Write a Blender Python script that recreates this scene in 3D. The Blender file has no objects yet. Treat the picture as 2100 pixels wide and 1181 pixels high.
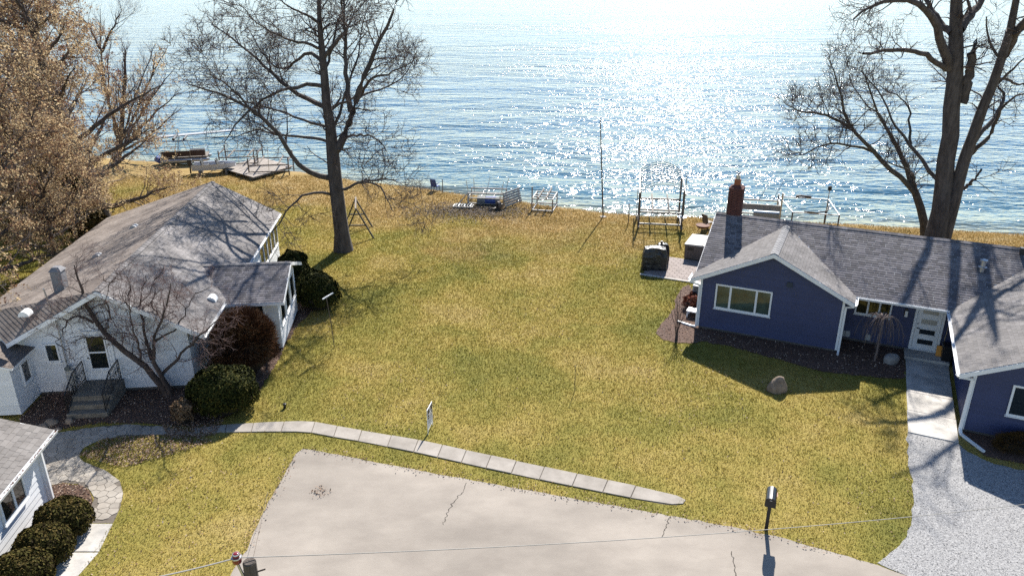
import bpy, bmesh, math, random
import numpy as np
from mathutils import Vector, Matrix
random.seed(7); RN = np.random.default_rng(11)
SC = bpy.context.scene; COL = SC.collection
R = math.radians
# ------------------------------------------------------------------ camera
F, TH, CH = 1560.0, R(22.0), 15.0                   # focal length in photo pixels, pitch, height in metres
cam_d = bpy.data.cameras.new('camera'); cam = bpy.data.objects.new('camera', cam_d); COL.objects.link(cam)
cam.location = (0, 0, CH); cam.rotation_euler = (R(90) - TH, 0, 0)
cam_d.sensor_width = 36; cam_d.lens = 36 * F / 2100; cam_d.clip_end = 9000; cam_d.clip_start = .2
SC.camera = cam
# ------------------------------------------------------------------ sky, sun, exposure
SUN_EL, SUN_AZ = R(41), R(14)                      # azimuth clockwise from +Y
w = bpy.data.worlds.new('World'); SC.world = w; w.use_nodes = True
nt = w.node_tree; bg = nt.nodes['Background']; sk = nt.nodes.new('ShaderNodeTexSky')
sk.sky_type = 'NISHITA'; sk.sun_disc = False; sk.sun_elevation = SUN_EL; sk.sun_rotation = SUN_AZ
sk.air_density = 1.0; sk.dust_density = 0; sk.ozone_density = 1.6; sk.altitude = 1200
nt.links.new(sk.outputs[0], bg.inputs[0]); bg.inputs[1].default_value = .09
sd = bpy.data.lights.new('sun', 'SUN'); sd.energy = 5.0; sd.angle = R(.53); sd.color = (1, .945, .86)
so = bpy.data.objects.new('sun', sd); COL.objects.link(so)
sdir = Vector((math.sin(SUN_AZ) * math.cos(SUN_EL), math.cos(SUN_AZ) * math.cos(SUN_EL), math.sin(SUN_EL)))
so.rotation_euler = sdir.to_track_quat('Z', 'Y').to_euler(); so.location = (0, 0, 60)
vs = SC.view_settings; vs.view_transform = 'Standard'; vs.look = 'None'; vs.gamma = 1; vs.use_curve_mapping = False; vs.exposure = 1.08
SC.cycles.use_denoising = False; SC.cycles.max_bounces = 6; SC.cycles.transparent_max_bounces = 6; SC.cycles.sample_clamp_indirect = 8

# ------------------------------------------------------------------ pixel -> place helpers (photo pixels, 2100 wide)
FW = np.array([0, math.cos(TH), -math.sin(TH)]); UP = np.array([0, math.sin(TH), math.cos(TH)]); RT = np.array([1., 0, 0])
CAM = np.array([0, 0, CH])
def ray(x, y): return RT * (x - 1050) / F - UP * (y - 590.5) / F + FW
def G(x, y, z=0.):
    d = ray(x, y); return CAM + d * ((z - CH) / d[2])
def at(x, y, Y):
    d = ray(x, y); return CAM + d * (Y / d[1])
class Frame:                                         # u right, v away, origin on the ground
    def __init__(s, o, yaw):
        s.o = np.array(o[:2], float); a = R(yaw); s.rz = -a
        s.u = np.array([math.cos(a), -math.sin(a)]); s.v = np.array([math.sin(a), math.cos(a)])
    def loc(s, p): d = np.array(p[:2]) - s.o; return float(d @ s.u), float(d @ s.v), float(p[2])
    def w(s, u, v, z=0.): q = s.o + s.u * u + s.v * v; return np.array([q[0], q[1], z])
    def on_v(s, x, y, v):                            # (u, z) where the pixel's ray meets the plane v = const
        d = ray(x, y); c = CAM[:2] - s.o; t = (v - c @ s.v) / (d[:2] @ s.v); p = CAM + d * t; return s.loc(p)[0], p[2]
    def on_u(s, x, y, u):
        d = ray(x, y); c = CAM[:2] - s.o; t = (u - c @ s.u) / (d[:2] @ s.u); p = CAM + d * t; return s.loc(p)[1], p[2]

# ------------------------------------------------------------------ materials
MATS = {}
KA = .71                                             # overall reflectance of everything that is not white paint
def alb(c): return tuple(q * (KA if max(c) < .6 else .9) for q in c)
def mat(name, c, rough=.8, c2=None, scale=4., var=1., bump=0., bscale=40., metal=0., island=0., spec=.5, detail=6., stretch=None, obj=0., pos=(.35, .65), coat=0., c3=None, big=0.):
    if name in MATS: return MATS[name]
    m = bpy.data.materials.new(name); m.use_nodes = True; n = m.node_tree.nodes; l = m.node_tree.links
    b = n['Principled BSDF']; b.inputs['Roughness'].default_value = rough; b.inputs['Metallic'].default_value = metal
    b.inputs['Specular IOR Level'].default_value = spec
    if coat: b.inputs['Coat Weight'].default_value = coat
    c = alb(c) + (1,); c2 = alb(c2) if c2 is not None else None; c3 = alb(c3) if c3 is not None else None
    tc = n.new('ShaderNodeTexCoord'); src = tc.outputs['Object']
    if stretch:
        mp = n.new('ShaderNodeMapping'); mp.inputs['Scale'].default_value = stretch; l.new(src, mp.inputs[0]); src = mp.outputs[0]
    out = None
    if c2 is not None:
        no = n.new('ShaderNodeTexNoise'); no.inputs['Scale'].default_value = scale; no.inputs['Detail'].default_value = detail; no.inputs['Roughness'].default_value = .65
        l.new(src, no.inputs['Vector'])
        rp = n.new('ShaderNodeValToRGB'); e = rp.color_ramp.elements
        e[0].position, e[1].position = pos; e[0].color = c; e[1].color = tuple(c2) + (1,)
        if c3 is not None:
            q = e.new((pos[0] + pos[1]) / 2); q.color = tuple(c3) + (1,)
        l.new(no.outputs[0], rp.inputs[0]); out = rp.outputs[0]
    if island or obj:
        add = None
        if island:
            g = n.new('ShaderNodeNewGeometry'); add = g.outputs['Random Per Island']
        if obj:
            oi = n.new('ShaderNodeObjectInfo')
            if add is None: add = oi.outputs['Random']
            else:
                s = n.new('ShaderNodeMath'); s.operation = 'ADD'; l.new(add, s.inputs[0]); l.new(oi.outputs['Random'], s.inputs[1])
                fr = n.new('ShaderNodeMath'); fr.operation = 'FRACT'; l.new(s.outputs[0], fr.inputs[0]); add = fr.outputs[0]
        mr = n.new('ShaderNodeMapRange'); k = max(island, obj); mr.inputs['To Min'].default_value = 1 - k; mr.inputs['To Max'].default_value = 1 + k
        l.new(add, mr.inputs[0])
        hs = n.new('ShaderNodeMix'); hs.data_type = 'RGBA'; hs.blend_type = 'MULTIPLY'; hs.inputs[0].default_value = 1
        if out: l.new(out, hs.inputs['A'])
        else: hs.inputs['A'].default_value = c
        l.new(mr.outputs[0], hs.inputs['B']); out = hs.outputs['Result']
    if big:                                            # broad weathering patches
        nb2 = n.new('ShaderNodeTexNoise'); nb2.inputs['Scale'].default_value = scale * .3; nb2.inputs['Detail'].default_value = 5; l.new(src, nb2.inputs['Vector'])
        mr2 = n.new('ShaderNodeMapRange'); mr2.inputs['From Min'].default_value = .35; mr2.inputs['From Max'].default_value = .65; mr2.inputs['To Min'].default_value = 1 - big; mr2.inputs['To Max'].default_value = 1 + big; l.new(nb2.outputs[0], mr2.inputs[0])
        mu = n.new('ShaderNodeMix'); mu.data_type = 'RGBA'; mu.blend_type = 'MULTIPLY'; mu.inputs[0].default_value = 1; l.new(out, mu.inputs['A']); l.new(mr2.outputs[0], mu.inputs['B']); out = mu.outputs['Result']
    if out: l.new(out, b.inputs['Base Color'])
    else: b.inputs['Base Color'].default_value = c
    if bump:
        nb = n.new('ShaderNodeTexNoise'); nb.inputs['Scale'].default_value = bscale; nb.inputs['Detail'].default_value = 5; l.new(src, nb.inputs['Vector'])
        bp = n.new('ShaderNodeBump'); bp.inputs['Strength'].default_value = 1; bp.inputs['Distance'].default_value = bump
        l.new(nb.outputs[0], bp.inputs['Height']); l.new(bp.outputs[0], b.inputs['Normal'])
    MATS[name] = m; return m

def island_mat(name, cols, rough=.7, trans=0., noise=None):     # many small leaves / blades: colour picked per piece, drifting with place
    if name in MATS: return MATS[name]
    m = bpy.data.materials.new(name); m.use_nodes = True; n = m.node_tree.nodes; l = m.node_tree.links; b = n['Principled BSDF']
    b.inputs['Roughness'].default_value = rough; b.inputs['Specular IOR Level'].default_value = .04
    g = n.new('ShaderNodeNewGeometry'); fac = g.outputs['Random Per Island']
    if noise:
        tc = n.new('ShaderNodeTexCoord'); no = n.new('ShaderNodeTexNoise'); no.inputs['Scale'].default_value = noise; no.inputs['Detail'].default_value = 3
        l.new(tc.outputs['Object'], no.inputs['Vector'])
        mr = n.new('ShaderNodeMapRange'); mr.inputs['From Min'].default_value = .3; mr.inputs['From Max'].default_value = .7; mr.inputs['To Min'].default_value = -.35; mr.inputs['To Max'].default_value = .35; mr.clamp = False
        l.new(no.outputs[0], mr.inputs[0]); s = n.new('ShaderNodeMath'); s.operation = 'ADD'; s.use_clamp = True
        l.new(fac, s.inputs[0]); l.new(mr.outputs[0], s.inputs[1]); fac = s.outputs[0]
    rp = n.new('ShaderNodeValToRGB'); e = rp.color_ramp.elements
    for i, c in enumerate(alb(k) for k in cols):
        p = i / (len(cols) - 1)
        q = e[0] if i == 0 else (e[len(e) - 1] if i == len(cols) - 1 else e.new(p)); q.position = p; q.color = tuple(c) + (1,)
    l.new(fac, rp.inputs[0]); l.new(rp.outputs[0], b.inputs['Base Color'])
    if trans:
        t = n.new('ShaderNodeBsdfTranslucent'); l.new(rp.outputs[0], t.inputs[0]); mx = n.new('ShaderNodeMixShader'); mx.inputs[0].default_value = trans
        l.new(b.outputs[0], mx.inputs[1]); l.new(t.outputs[0], mx.inputs[2]); l.new(mx.outputs[0], n['Material Output'].inputs[0])
    MATS[name] = m; return m

M_WHITE = mat('white_paint', (.72, .74, .76), .55, (.82, .83, .84), 2.5, bump=.001)
M_TRIM = mat('white_trim', (.84, .85, .86), .45, (.78, .79, .8), 3)
M_BLUE = mat('navy_siding', (.035, .049, .137), .6, (.043, .06, .165), 1.3, bump=.0015, bscale=25, obj=.07)
M_WSID = mat('white_siding', (.70, .72, .75), .6, (.80, .81, .83), .9, bump=.0015, obj=.05)
M_SHB = mat('grey_shingle', (.145, .135, .15), .92, (.215, .20, .205), 2.2, bump=.004, bscale=120, island=.34, obj=.34)
M_SHW = mat('weathered_shingle', (.17, .16, .158), .93, (.28, .262, .258), 1.1, bump=.004, bscale=120, island=.16, obj=.16)
M_SHG = mat('garage_shingle', (.19, .172, .16), .93, (.28, .26, .245), 1.4, bump=.004, bscale=120, island=.14, obj=.14)
M_GLASS = mat('dark_glass', (.015, .02, .022), .04, spec=.9)
M_CURT = mat('curtained_glass', (.10, .15, .13), .06, (.045, .06, .05), 1.4, spec=.8)
M_BARK = mat('tree_bark', (.06, .048, .044), .95, (.15, .125, .113), 6, bump=.03, bscale=14, stretch=(1, 1, .22))
M_TWIG = mat('twig_bark', (.075, .055, .052), .9, (.13, .095, .088), 2)
M_TWIG_RED = mat('reddish_twig', (.13, .075, .07), .9, (.22, .145, .13), 1.5)
M_TWIG_PALE = mat('pale_twig', (.16, .115, .10), .9, (.3, .235, .21), 1.5)
M_ALU = mat('weathered_aluminium', (.3, .29, .27), .6, (.45, .44, .42), 4, metal=.35)
M_STEEL = mat('galvanised_steel', (.5, .52, .54), .35, (.62, .63, .64), 6, metal=.8)
M_RUST = mat('brown_steel', (.11, .085, .07), .7, (.18, .14, .11), 5)
M_BLACK = mat('black_metal', (.012, .012, .014), .4, (.02, .02, .022), 5)
M_WOOD = mat('grey_timber', (.2, .17, .14), .85, (.33, .29, .25), 5, bump=.004, stretch=(1, 1, .2))
M_CONC = mat('pale_concrete', (.44, .42, .39), .9, (.6, .57, .53), 1.2, bump=.003, bscale=60, obj=.05)
M_SLAB = mat('old_concrete', (.33, .295, .255), .92, (.47, .425, .375), 1.4, bump=.004, bscale=50, obj=.08)
M_STONE = mat('flagstone', (.34, .30, .255), .9, (.48, .435, .375), 1.6, bump=.004, bscale=40, obj=.12)
M_GROUT = mat('dark_joint', (.13, .11, .09), .95, (.2, .17, .14), 8)
M_BOULD = mat('boulder_stone', (.22, .16, .115), .9, (.40, .31, .235), 3.5, bump=.03, bscale=6)
M_FDN = mat('foundation_block', (.10, .09, .08), .9, (.17, .155, .14), 4)
M_GREYP = mat('grey_plastic', (.5, .5, .5), .5, (.58, .58, .57), 4)
M_ORANGE = mat('orange_plastic', (.75, .3, .02), .4)
M_DEEPBLUE = mat('blue_plastic', (.02, .06, .28), .45, (.03, .1, .4), 4)
M_DARKV = mat('dark_vinyl', (.02, .018, .018), .5, (.035, .03, .03), 6)

# ------------------------------------------------------------------ mesh helpers
def link(o, parent=None):
    COL.objects.link(o)
    if parent is not None: o.parent = parent
    return o
class MB:
    def __init__(s): s.v = []; s.f = []
    def add(s, vs, fs):
        k = len(s.v); s.v += [tuple(map(float, q)) for q in vs]; s.f += [tuple(i + k for i in f) for f in fs]; return s
    def box(s, x0, x1, y0, y1, z0, z1):
        return s.add([(x0, y0, z0), (x1, y0, z0), (x1, y1, z0), (x0, y1, z0), (x0, y0, z1), (x1, y0, z1), (x1, y1, z1), (x0, y1, z1)],
                     [(0, 3, 2, 1), (4, 5, 6, 7), (0, 1, 5, 4), (1, 2, 6, 5), (2, 3, 7, 6), (3, 0, 4, 7)])
    def hexa(s, p):                                   # 8 points: bottom loop then top loop
        return s.add(p, [(0, 3, 2, 1), (4, 5, 6, 7), (0, 1, 5, 4), (1, 2, 6, 5), (2, 3, 7, 6), (3, 0, 4, 7)])
    def bar(s, a, b, w, h=None):                      # square bar between two points
        h = h or w; a = Vector(a); b = Vector(b); d = (b - a)
        if d.length < 1e-6: return s
        d.normalize(); r = Vector((0, 0, 1)) if abs(d.z) < .95 else Vector((0, 1, 0))
        x = d.cross(r).normalized() * w / 2; y = x.cross(d).normalized() * h / 2
        return s.hexa([a - x - y, a + x - y, a + x + y, a - x + y, b - x - y, b + x - y, b + x + y, b - x + y])
    def tube(s, pts, r, k=8, cap=True):
        pts = [Vector(p) for p in pts]; n = len(pts); rr = [r] * n if not hasattr(r, '__len__') else r; k0 = len(s.v); prev = None
        for i, p in enumerate(pts):
            t = (pts[min(i + 1, n - 1)] - pts[max(i - 1, 0)]).normalized()
            if prev is None: prev = t.orthogonal().normalized()
            x = (prev - t * prev.dot(t)).normalized(); prev = x; y = t.cross(x)
            for j in range(k):
                a = 2 * math.pi * j / k; s.v.append(tuple(p + (x * math.cos(a) + y * math.sin(a)) * rr[i]))
        for i in range(n - 1):
            for j in range(k):
                a = k0 + i * k + j; b = k0 + i * k + (j + 1) % k; s.f.append((a, b, b + k, a + k))
        if cap: s.f.append(tuple(k0 + j for j in reversed(range(k)))); s.f.append(tuple(k0 + (n - 1) * k + j for j in range(k)))
        return s
    def prism(s, poly, z0, z1):                       # poly [(x,y)], ccw
        n = len(poly); vs = [(p[0], p[1], z0) for p in poly] + [(p[0], p[1], z1) for p in poly]
        return s.add(vs, [tuple(reversed(range(n))), tuple(range(n, 2 * n))] + [(i, (i + 1) % n, n + (i + 1) % n, n + i) for i in range(n)])
    def slab(s, poly3, t):                            # planar 3d polygon given thickness downwards
        n = len(poly3); vs = [tuple(p) for p in poly3] + [(p[0], p[1], p[2] - t) for p in poly3]
        return s.add(vs, [tuple(range(n)), tuple(reversed(range(n, 2 * n)))] + [(i, n + i, n + (i + 1) % n, (i + 1) % n) for i in range(n)])
    def extr(s, poly3, d):                            # planar 3d polygon extruded by a vector
        n = len(poly3); d = np.array(d); vs = [tuple(p) for p in poly3] + [tuple(np.array(p) + d) for p in poly3]
        return s.add(vs, [tuple(reversed(range(n))), tuple(range(n, 2 * n))] + [(i, (i + 1) % n, n + (i + 1) % n, n + i) for i in range(n)])
    def lathe(s, prof, c=(0, 0, 0), k=12):
        k0 = len(s.v)
        for (r, z) in prof:
            for j in range(k):
                a = 2 * math.pi * j / k; s.v.append((c[0] + r * math.cos(a), c[1] + r * math.sin(a), c[2] + z))
        for i in range(len(prof) - 1):
            for j in range(k):
                a = k0 + i * k + j; b = k0 + i * k + (j + 1) % k; s.f.append((a, b, b + k, a + k))
        s.f.append(tuple(k0 + j for j in reversed(range(k)))); s.f.append(tuple(k0 + (len(prof) - 1) * k + j for j in range(k)))
        return s
    def build(s, name, m, parent=None, smooth=False, bevel=0.):
        me = bpy.data.meshes.new(name); me.from_pydata(s.v, [], s.f)
        bm = bmesh.new(); bm.from_mesh(me); bmesh.ops.recalc_face_normals(bm, faces=bm.faces); bm.to_mesh(me); bm.free()
        me.materials.append(m)
        if smooth: me.polygons.foreach_set('use_smooth', [True] * len(me.polygons))
        o = link(bpy.data.objects.new(name, me), parent)
        if bevel:
            bv = o.modifiers.new('bevel', 'BEVEL'); bv.width = bevel; bv.segments = 2; bv.limit_method = 'ANGLE'
        return o
def np_mesh(name, V, faces, m, parent=None, smooth=False, kind=None):      # V (N,3), faces (M,k) of one size
    me = bpy.data.meshes.new(name); V = np.asarray(V, np.float32); Fc = np.asarray(faces, np.int32); k = Fc.shape[1]
    me.vertices.add(len(V)); me.vertices.foreach_set('co', V.ravel()); me.loops.add(Fc.size); me.loops.foreach_set('vertex_index', Fc.ravel())
    me.polygons.add(len(Fc)); me.polygons.foreach_set('loop_start', np.arange(0, Fc.size, k, dtype=np.int32))
    try: me.polygons.foreach_set('loop_total', np.full(len(Fc), k, np.int32))
    except Exception: pass
    if smooth: me.polygons.foreach_set('use_smooth', np.ones(len(Fc), bool))
    me.materials.append(m); me.update(calc_edges=True); me.validate()
    o = link(bpy.data.objects.new(name, me), parent)
    if kind: o['kind'] = kind
    return o
def thing(name, label, cat, loc=(0, 0, 0), rz=0., group=None):
    o = bpy.data.objects.new(name, None); COL.objects.link(o); o.location = loc; o.rotation_euler = (0, 0, rz); o.empty_display_size = .2
    return tag(o, label, cat, group)
def tag(o, label, cat, group=None):
    o['label'] = label; o['category'] = cat
    if group: o['group'] = group
    return o
def struct(o, label=None, cat=None):
    o['kind'] = 'structure'
    if label: o['label'] = label
    if cat: o['category'] = cat
    return o
def inpoly(P, poly):
    P = np.asarray(P); poly = np.asarray(poly); x, y = P[:, 0], P[:, 1]; r = np.zeros(len(P), bool); j = len(poly) - 1
    for i in range(len(poly)):
        xi, yi = poly[i, :2]; xj, yj = poly[j, :2]
        c = ((yi > y) != (yj > y)) & (x < (xj - xi) * (y - yi) / (yj - yi + 1e-12) + xi); r ^= c; j = i
    return r
def clip_half(poly, a, b, c):                         # keep a*x+b*y<=c
    out = []
    for i in range(len(poly)):
        p, q = poly[i], poly[(i + 1) % len(poly)]; dp = a * p[0] + b * p[1] - c; dq = a * q[0] + b * q[1] - c
        if dp <= 0: out.append(p)
        if (dp < 0 < dq) or (dq < 0 < dp):
            t = dp / (dp - dq); out.append((p[0] + (q[0] - p[0]) * t, p[1] + (q[1] - p[1]) * t))
    return out
def area2(poly): return .5 * sum(poly[i][0] * poly[(i + 1) % len(poly)][1] - poly[(i + 1) % len(poly)][0] * poly[i][1] for i in range(len(poly)))
def clip_convex(poly, cp):
    if area2(cp) < 0: cp = cp[::-1]
    for i in range(len(cp)):
        p, q = cp[i], cp[(i + 1) % len(cp)]; nx, ny = q[1] - p[1], -(q[0] - p[0]); poly = clip_half(poly, nx, ny, nx * p[0] + ny * p[1])
        if len(poly) < 3: return []
    return poly
def gpoly(px, z=0.): return [tuple(G(x, y, z)[:2]) for x, y in px]
def smooth_poly(p, it=2):                             # Chaikin
    for _ in range(it):
        q = []
        for i in range(len(p)):
            a, b = np.array(p[i]), np.array(p[(i + 1) % len(p)]); q += [tuple(a * .75 + b * .25), tuple(a * .25 + b * .75)]
        p = q
    return p
def ragged(p, amp, step=.25):
    out = []
    for i in range(len(p)):
        a, b = np.array(p[i]), np.array(p[(i + 1) % len(p)]); n = max(1, int(np.linalg.norm(b - a) / step))
        for k in range(n):
            q = a + (b - a) * k / n; out.append(tuple(q + RN.normal(0, amp, 2)))
    return out
def sheet(name, poly, z, m, thick=.02, parent=None):
    if area2(poly) < 0: poly = poly[::-1]
    return MB().prism(poly, z - thick, z).build(name, m, parent)

# ================================================================== THE SETTING
SHORE_PX = [(-400, 300), (-150, 305), (150, 318), (330, 335), (600, 352), (740, 374), (860, 387), (947, 400), (1040, 409), (1085, 418), (1150, 427), (1236, 437), (1310, 445), (1407, 446), (1462, 450), (1600, 455), (1750, 462), (2100, 483), (2400, 500)]
LAKE_Z = -.38
shore = [G(x, y, LAKE_Z)[:2] for x, y in SHORE_PX]
sx = np.array([p[0] for p in shore]); sy = np.array([p[1] for p in shore])
XS = np.unique(np.concatenate([[-2500, -600, -200, -100], np.arange(-60, 50, .6), [70, 120, 250, 600, 2500]]))
YS = np.interp(XS, sx, sy) + np.where(np.abs(XS) < 60, .12 * np.sin(XS * 1.7) + .1 * np.sin(XS * 4.1 + 1), 0)
rows = [(-300, None, 0), (8, None, 0), (None, -4.5, 0), (None, -1.6, -.03), (None, -.6, -.16), (None, 0, -.39), (None, 2.5, -.75), (None, 9, -1.6), (None, 40, -4), (4500, None, -8)]
V = []; Fq = []
for (ya, off, z) in rows:
    for x, ys in zip(XS, YS): V.append((x, ya if off is None else ys + off, z))
nx = len(XS)
for r_ in range(len(rows) - 1):
    for i in range(nx - 1): a = r_ * nx + i; Fq.append((a, a + 1, a + 1 + nx, a + nx))

def lawn_color(n, l):                                 # colour socket: olive turf, dry straw drifts, tan towards the beach
    geo = n.new('ShaderNodeNewGeometry'); pos = geo.outputs['Position']
    def noise(scale, det=4, rough=.6):
        q = n.new('ShaderNodeTexNoise'); q.inputs['Scale'].default_value = scale; q.inputs['Detail'].default_value = det; q.inputs['Roughness'].default_value = rough; l.new(pos, q.inputs['Vector']); return q.outputs[0]
    def math_(op, a, b=None, clamp=False):
        q = n.new('ShaderNodeMath'); q.operation = op; q.use_clamp = clamp
        for i, s in enumerate((a, b)):
            if s is None: continue
            if isinstance(s, (int, float)): q.inputs[i].default_value = s
            else: l.new(s, q.inputs[i])
        return q.outputs[0]
    def ramp(f, stops):
        q = n.new('ShaderNodeValToRGB'); e = q.color_ramp.elements
        for i, (p, c) in enumerate(stops):
            k = e[0] if i == 0 else (e[len(e) - 1] if i == len(stops) - 1 else e.new(p)); k.position = p; k.color = tuple(c) + (1,)
        l.new(f, q.inputs[0]); return q.outputs[0]
    def mix(f, a, b):
        q = n.new('ShaderNodeMix'); q.data_type = 'RGBA'; l.new(f, q.inputs[0]); l.new(a, q.inputs['A']); l.new(b, q.inputs['B']); return q.outputs['Result']
    turf = ramp(noise(.2, 7, .62), [(.30, (.145, .145, .034)), (.45, (.22, .192, .046)), (.55, (.29, .23, .064)), (.70, (.35, .27, .105))])
    dry = ramp(noise(.5, 4), [(.3, (.235, .165, .06)), (.55, (.315, .22, .088)), (.7, (.34, .26, .135))])
    sep = n.new('ShaderNodeSeparateXYZ'); l.new(pos, sep.inputs[0])
    # towards the beach the turf is dormant: follow a line parallel to the shore
    d = math_('ADD', sep.outputs[1], math_('MULTIPLY', sep.outputs[0], .33))
    d = math_('ADD', d, math_('MULTIPLY', math_('SUBTRACT', noise(.16, 4), .5), 30.))
    f = n.new('ShaderNodeMapRange'); f.inputs['From Min'].default_value = 40.; f.inputs['From Max'].default_value = 52.; l.new(d, f.inputs[0]); f.interpolation_type = 'SMOOTHSTEP'
    c = mix(f.outputs[0], turf, dry)
    fine = ramp(noise(17, 4, .75), [(.34, (.74, .74, .74)), (.5, (1, 1, 1)), (.66, (1.28, 1.26, 1.24))])
    q = n.new('ShaderNodeMix'); q.data_type = 'RGBA'; q.blend_type = 'MULTIPLY'; q.inputs[0].default_value = 1; l.new(c, q.inputs['A']); l.new(fine, q.inputs['B'])
    return q.outputs['Result'], noise, sep, math_, mix, ramp
mg = bpy.data.materials.new('lawn'); mg.use_nodes = True; n = mg.node_tree.nodes; l = mg.node_tree.links; b = n['Principled BSDF']; b.inputs['Roughness'].default_value = .95; b.inputs['Specular IOR Level'].default_value = .15
c, noise, sep, math_, mix, ramp = lawn_color(n, l)
sand = ramp(noise(6, 5), [(.35, (.13, .10, .075)), (.65, (.25, .2, .15))])
mr = n.new('ShaderNodeMapRange'); mr.inputs['From Min'].default_value = -.06; mr.inputs['From Max'].default_value = -.2; l.new(sep.outputs[2], mr.inputs[0])
c = mix(mr.outputs[0], c, sand); l.new(c, b.inputs['Base Color'])
bp = n.new('ShaderNodeBump'); bp.inputs['Distance'].default_value = .05; bp.inputs['Strength'].default_value = .9; l.new(noise(16, 5, .7), bp.inputs['Height']); l.new(bp.outputs[0], b.inputs['Normal'])
ground = struct(np_mesh('ground', V, Fq, mg, smooth=True), 'mown olive and straw coloured lawn running down to the beach')

# ---- lake
ml = bpy.data.materials.new('lake_water'); ml.use_nodes = True; n = ml.node_tree.nodes; l = ml.node_tree.links; b = n['Principled BSDF']
b.inputs['Roughness'].default_value = .10; b.inputs['IOR'].default_value = 1.33; b.inputs['Specular IOR Level'].default_value = .5
geo = n.new('ShaderNodeNewGeometry')
def wnoise(scale, sxy, det, rot=0.):
    mp = n.new('ShaderNodeMapping'); mp.inputs['Scale'].default_value = (sxy[0], sxy[1], 1); mp.inputs['Rotation'].default_value = (0, 0, rot); l.new(geo.outputs['Position'], mp.inputs[0])
    q = n.new('ShaderNodeTexNoise'); q.inputs['Scale'].default_value = scale; q.inputs['Detail'].default_value = det; q.inputs['Roughness'].default_value = .55; l.new(mp.outputs[0], q.inputs['Vector']); return q.outputs[0]
def nmath(op, a, b):
    q = n.new('ShaderNodeMath'); q.operation = op
    for i, s in enumerate((a, b)):
        if isinstance(s, (int, float)): q.inputs[i].default_value = s
        else: l.new(s, q.inputs[i])
    return q.outputs[0]
hgt = nmath('ADD', nmath('ADD', nmath('MULTIPLY', wnoise(.10, (.6, 1.5), 2, .25), 1.5), nmath('MULTIPLY', wnoise(.34, (.65, 1.35), 2, .35), .6)), nmath('ADD', nmath('MULTIPLY', wnoise(1.05, (.65, 1.35), 2, .15), .38), nmath('MULTIPLY', wnoise(3., (.7, 1.3), 1.5, -.1), .11)))
gsum = nmath('ADD', nmath('MULTIPLY', wnoise(.011, (.4, 2.2), 3, .06), .6), nmath('ADD', nmath('MULTIPLY', wnoise(.07, (.5, 2.), 3, .1), .22), nmath('MULTIPLY', wnoise(.45, (.6, 1.6), 2, .2), .18)))
gust = n.new('ShaderNodeMapRange'); gust.inputs['From Min'].default_value = .38; gust.inputs['From Max'].default_value = .62; gust.inputs['To Min'].default_value = .42; gust.inputs['To Max'].default_value = 1.08
l.new(gsum, gust.inputs[0])
bp = n.new('ShaderNodeBump'); bp.inputs['Distance'].default_value = 1.; l.new(gust.outputs[0], bp.inputs['Strength']); l.new(hgt, bp.inputs['Height']); l.new(bp.outputs[0], b.inputs['Normal'])
sep = n.new('ShaderNodeSeparateXYZ'); l.new(geo.outputs['Position'], sep.inputs[0])
att = n.new('ShaderNodeAttribute'); att.attribute_name = 'shallow'
deep = n.new('ShaderNodeValToRGB'); e = deep.color_ramp.elements; e[0].position = 0; e[0].color = (.032, .10, .175, 1); e[1].position = 1; e[1].color = (.11, .125, .10, 1); q = e.new(.45); q.color = (.045, .115, .16, 1)
l.new(att.outputs['Fac'], deep.inputs[0]); l.new(deep.outputs[0], b.inputs['Base Color'])
offs = [-3, 0, 1.2, 3, 6, 12, 25, 60, 200, 900, 4500]; shal = [1, 1, .9, .6, .4, .22, .1, 0, 0, 0, 0]
V = []; Fq = []; A = []
for o_, s_ in zip(offs, shal):
    for x, ys in zip(XS, YS): V.append((x, ys + o_, LAKE_Z)); A.append(s_)
for r_ in range(len(offs) - 1):
    for i in range(nx - 1): a = r_ * nx + i; Fq.append((a, a + 1, a + 1 + nx, a + nx))
lake = struct(np_mesh('lake', V, Fq, ml), 'rippled blue lake glittering in the sun')
at_ = lake.data.attributes.new('shallow', 'FLOAT', 'POINT'); at_.data.foreach_set('value', np.array(A, np.float32))

# ---- road, gravel, beds
M_ROAD = mat('worn_asphalt', (.33, .288, .245), .93, (.42, .37, .315), .9, bump=.006, bscale=70, detail=9, big=.13, stretch=(.7, 1.2, 1))
M_GRAV = mat('grey_gravel', (.165, .165, .17), .9, (.5, .495, .49), 22, bump=.02, bscale=26, detail=4, pos=(.33, .62))
M_MULCH = mat('bark_mulch', (.05, .026, .018), .95, (.21, .12, .085), 13, bump=.03, bscale=16, pos=(.38, .68))
road_px = [(620, 921), (640, 922), (760, 945), (900, 972), (1000, 990), (1130, 1014), (1280, 1040), (1400, 1062), (1500, 1080), (1590, 1099), (1720, 1135), (1800, 1160), (1900, 1195), (2300, 1330), (2300, 2600), (900, 2600), (620, 1300), (472, 1181), (505, 1128), (522, 1090), (545, 1040), (565, 1005), (590, 960), (606, 930)]
road_poly = ragged(gpoly(road_px), .018, .22)
struct(sheet('road', road_poly, .008, M_ROAD), 'pale sun-bleached asphalt turning area')
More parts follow.
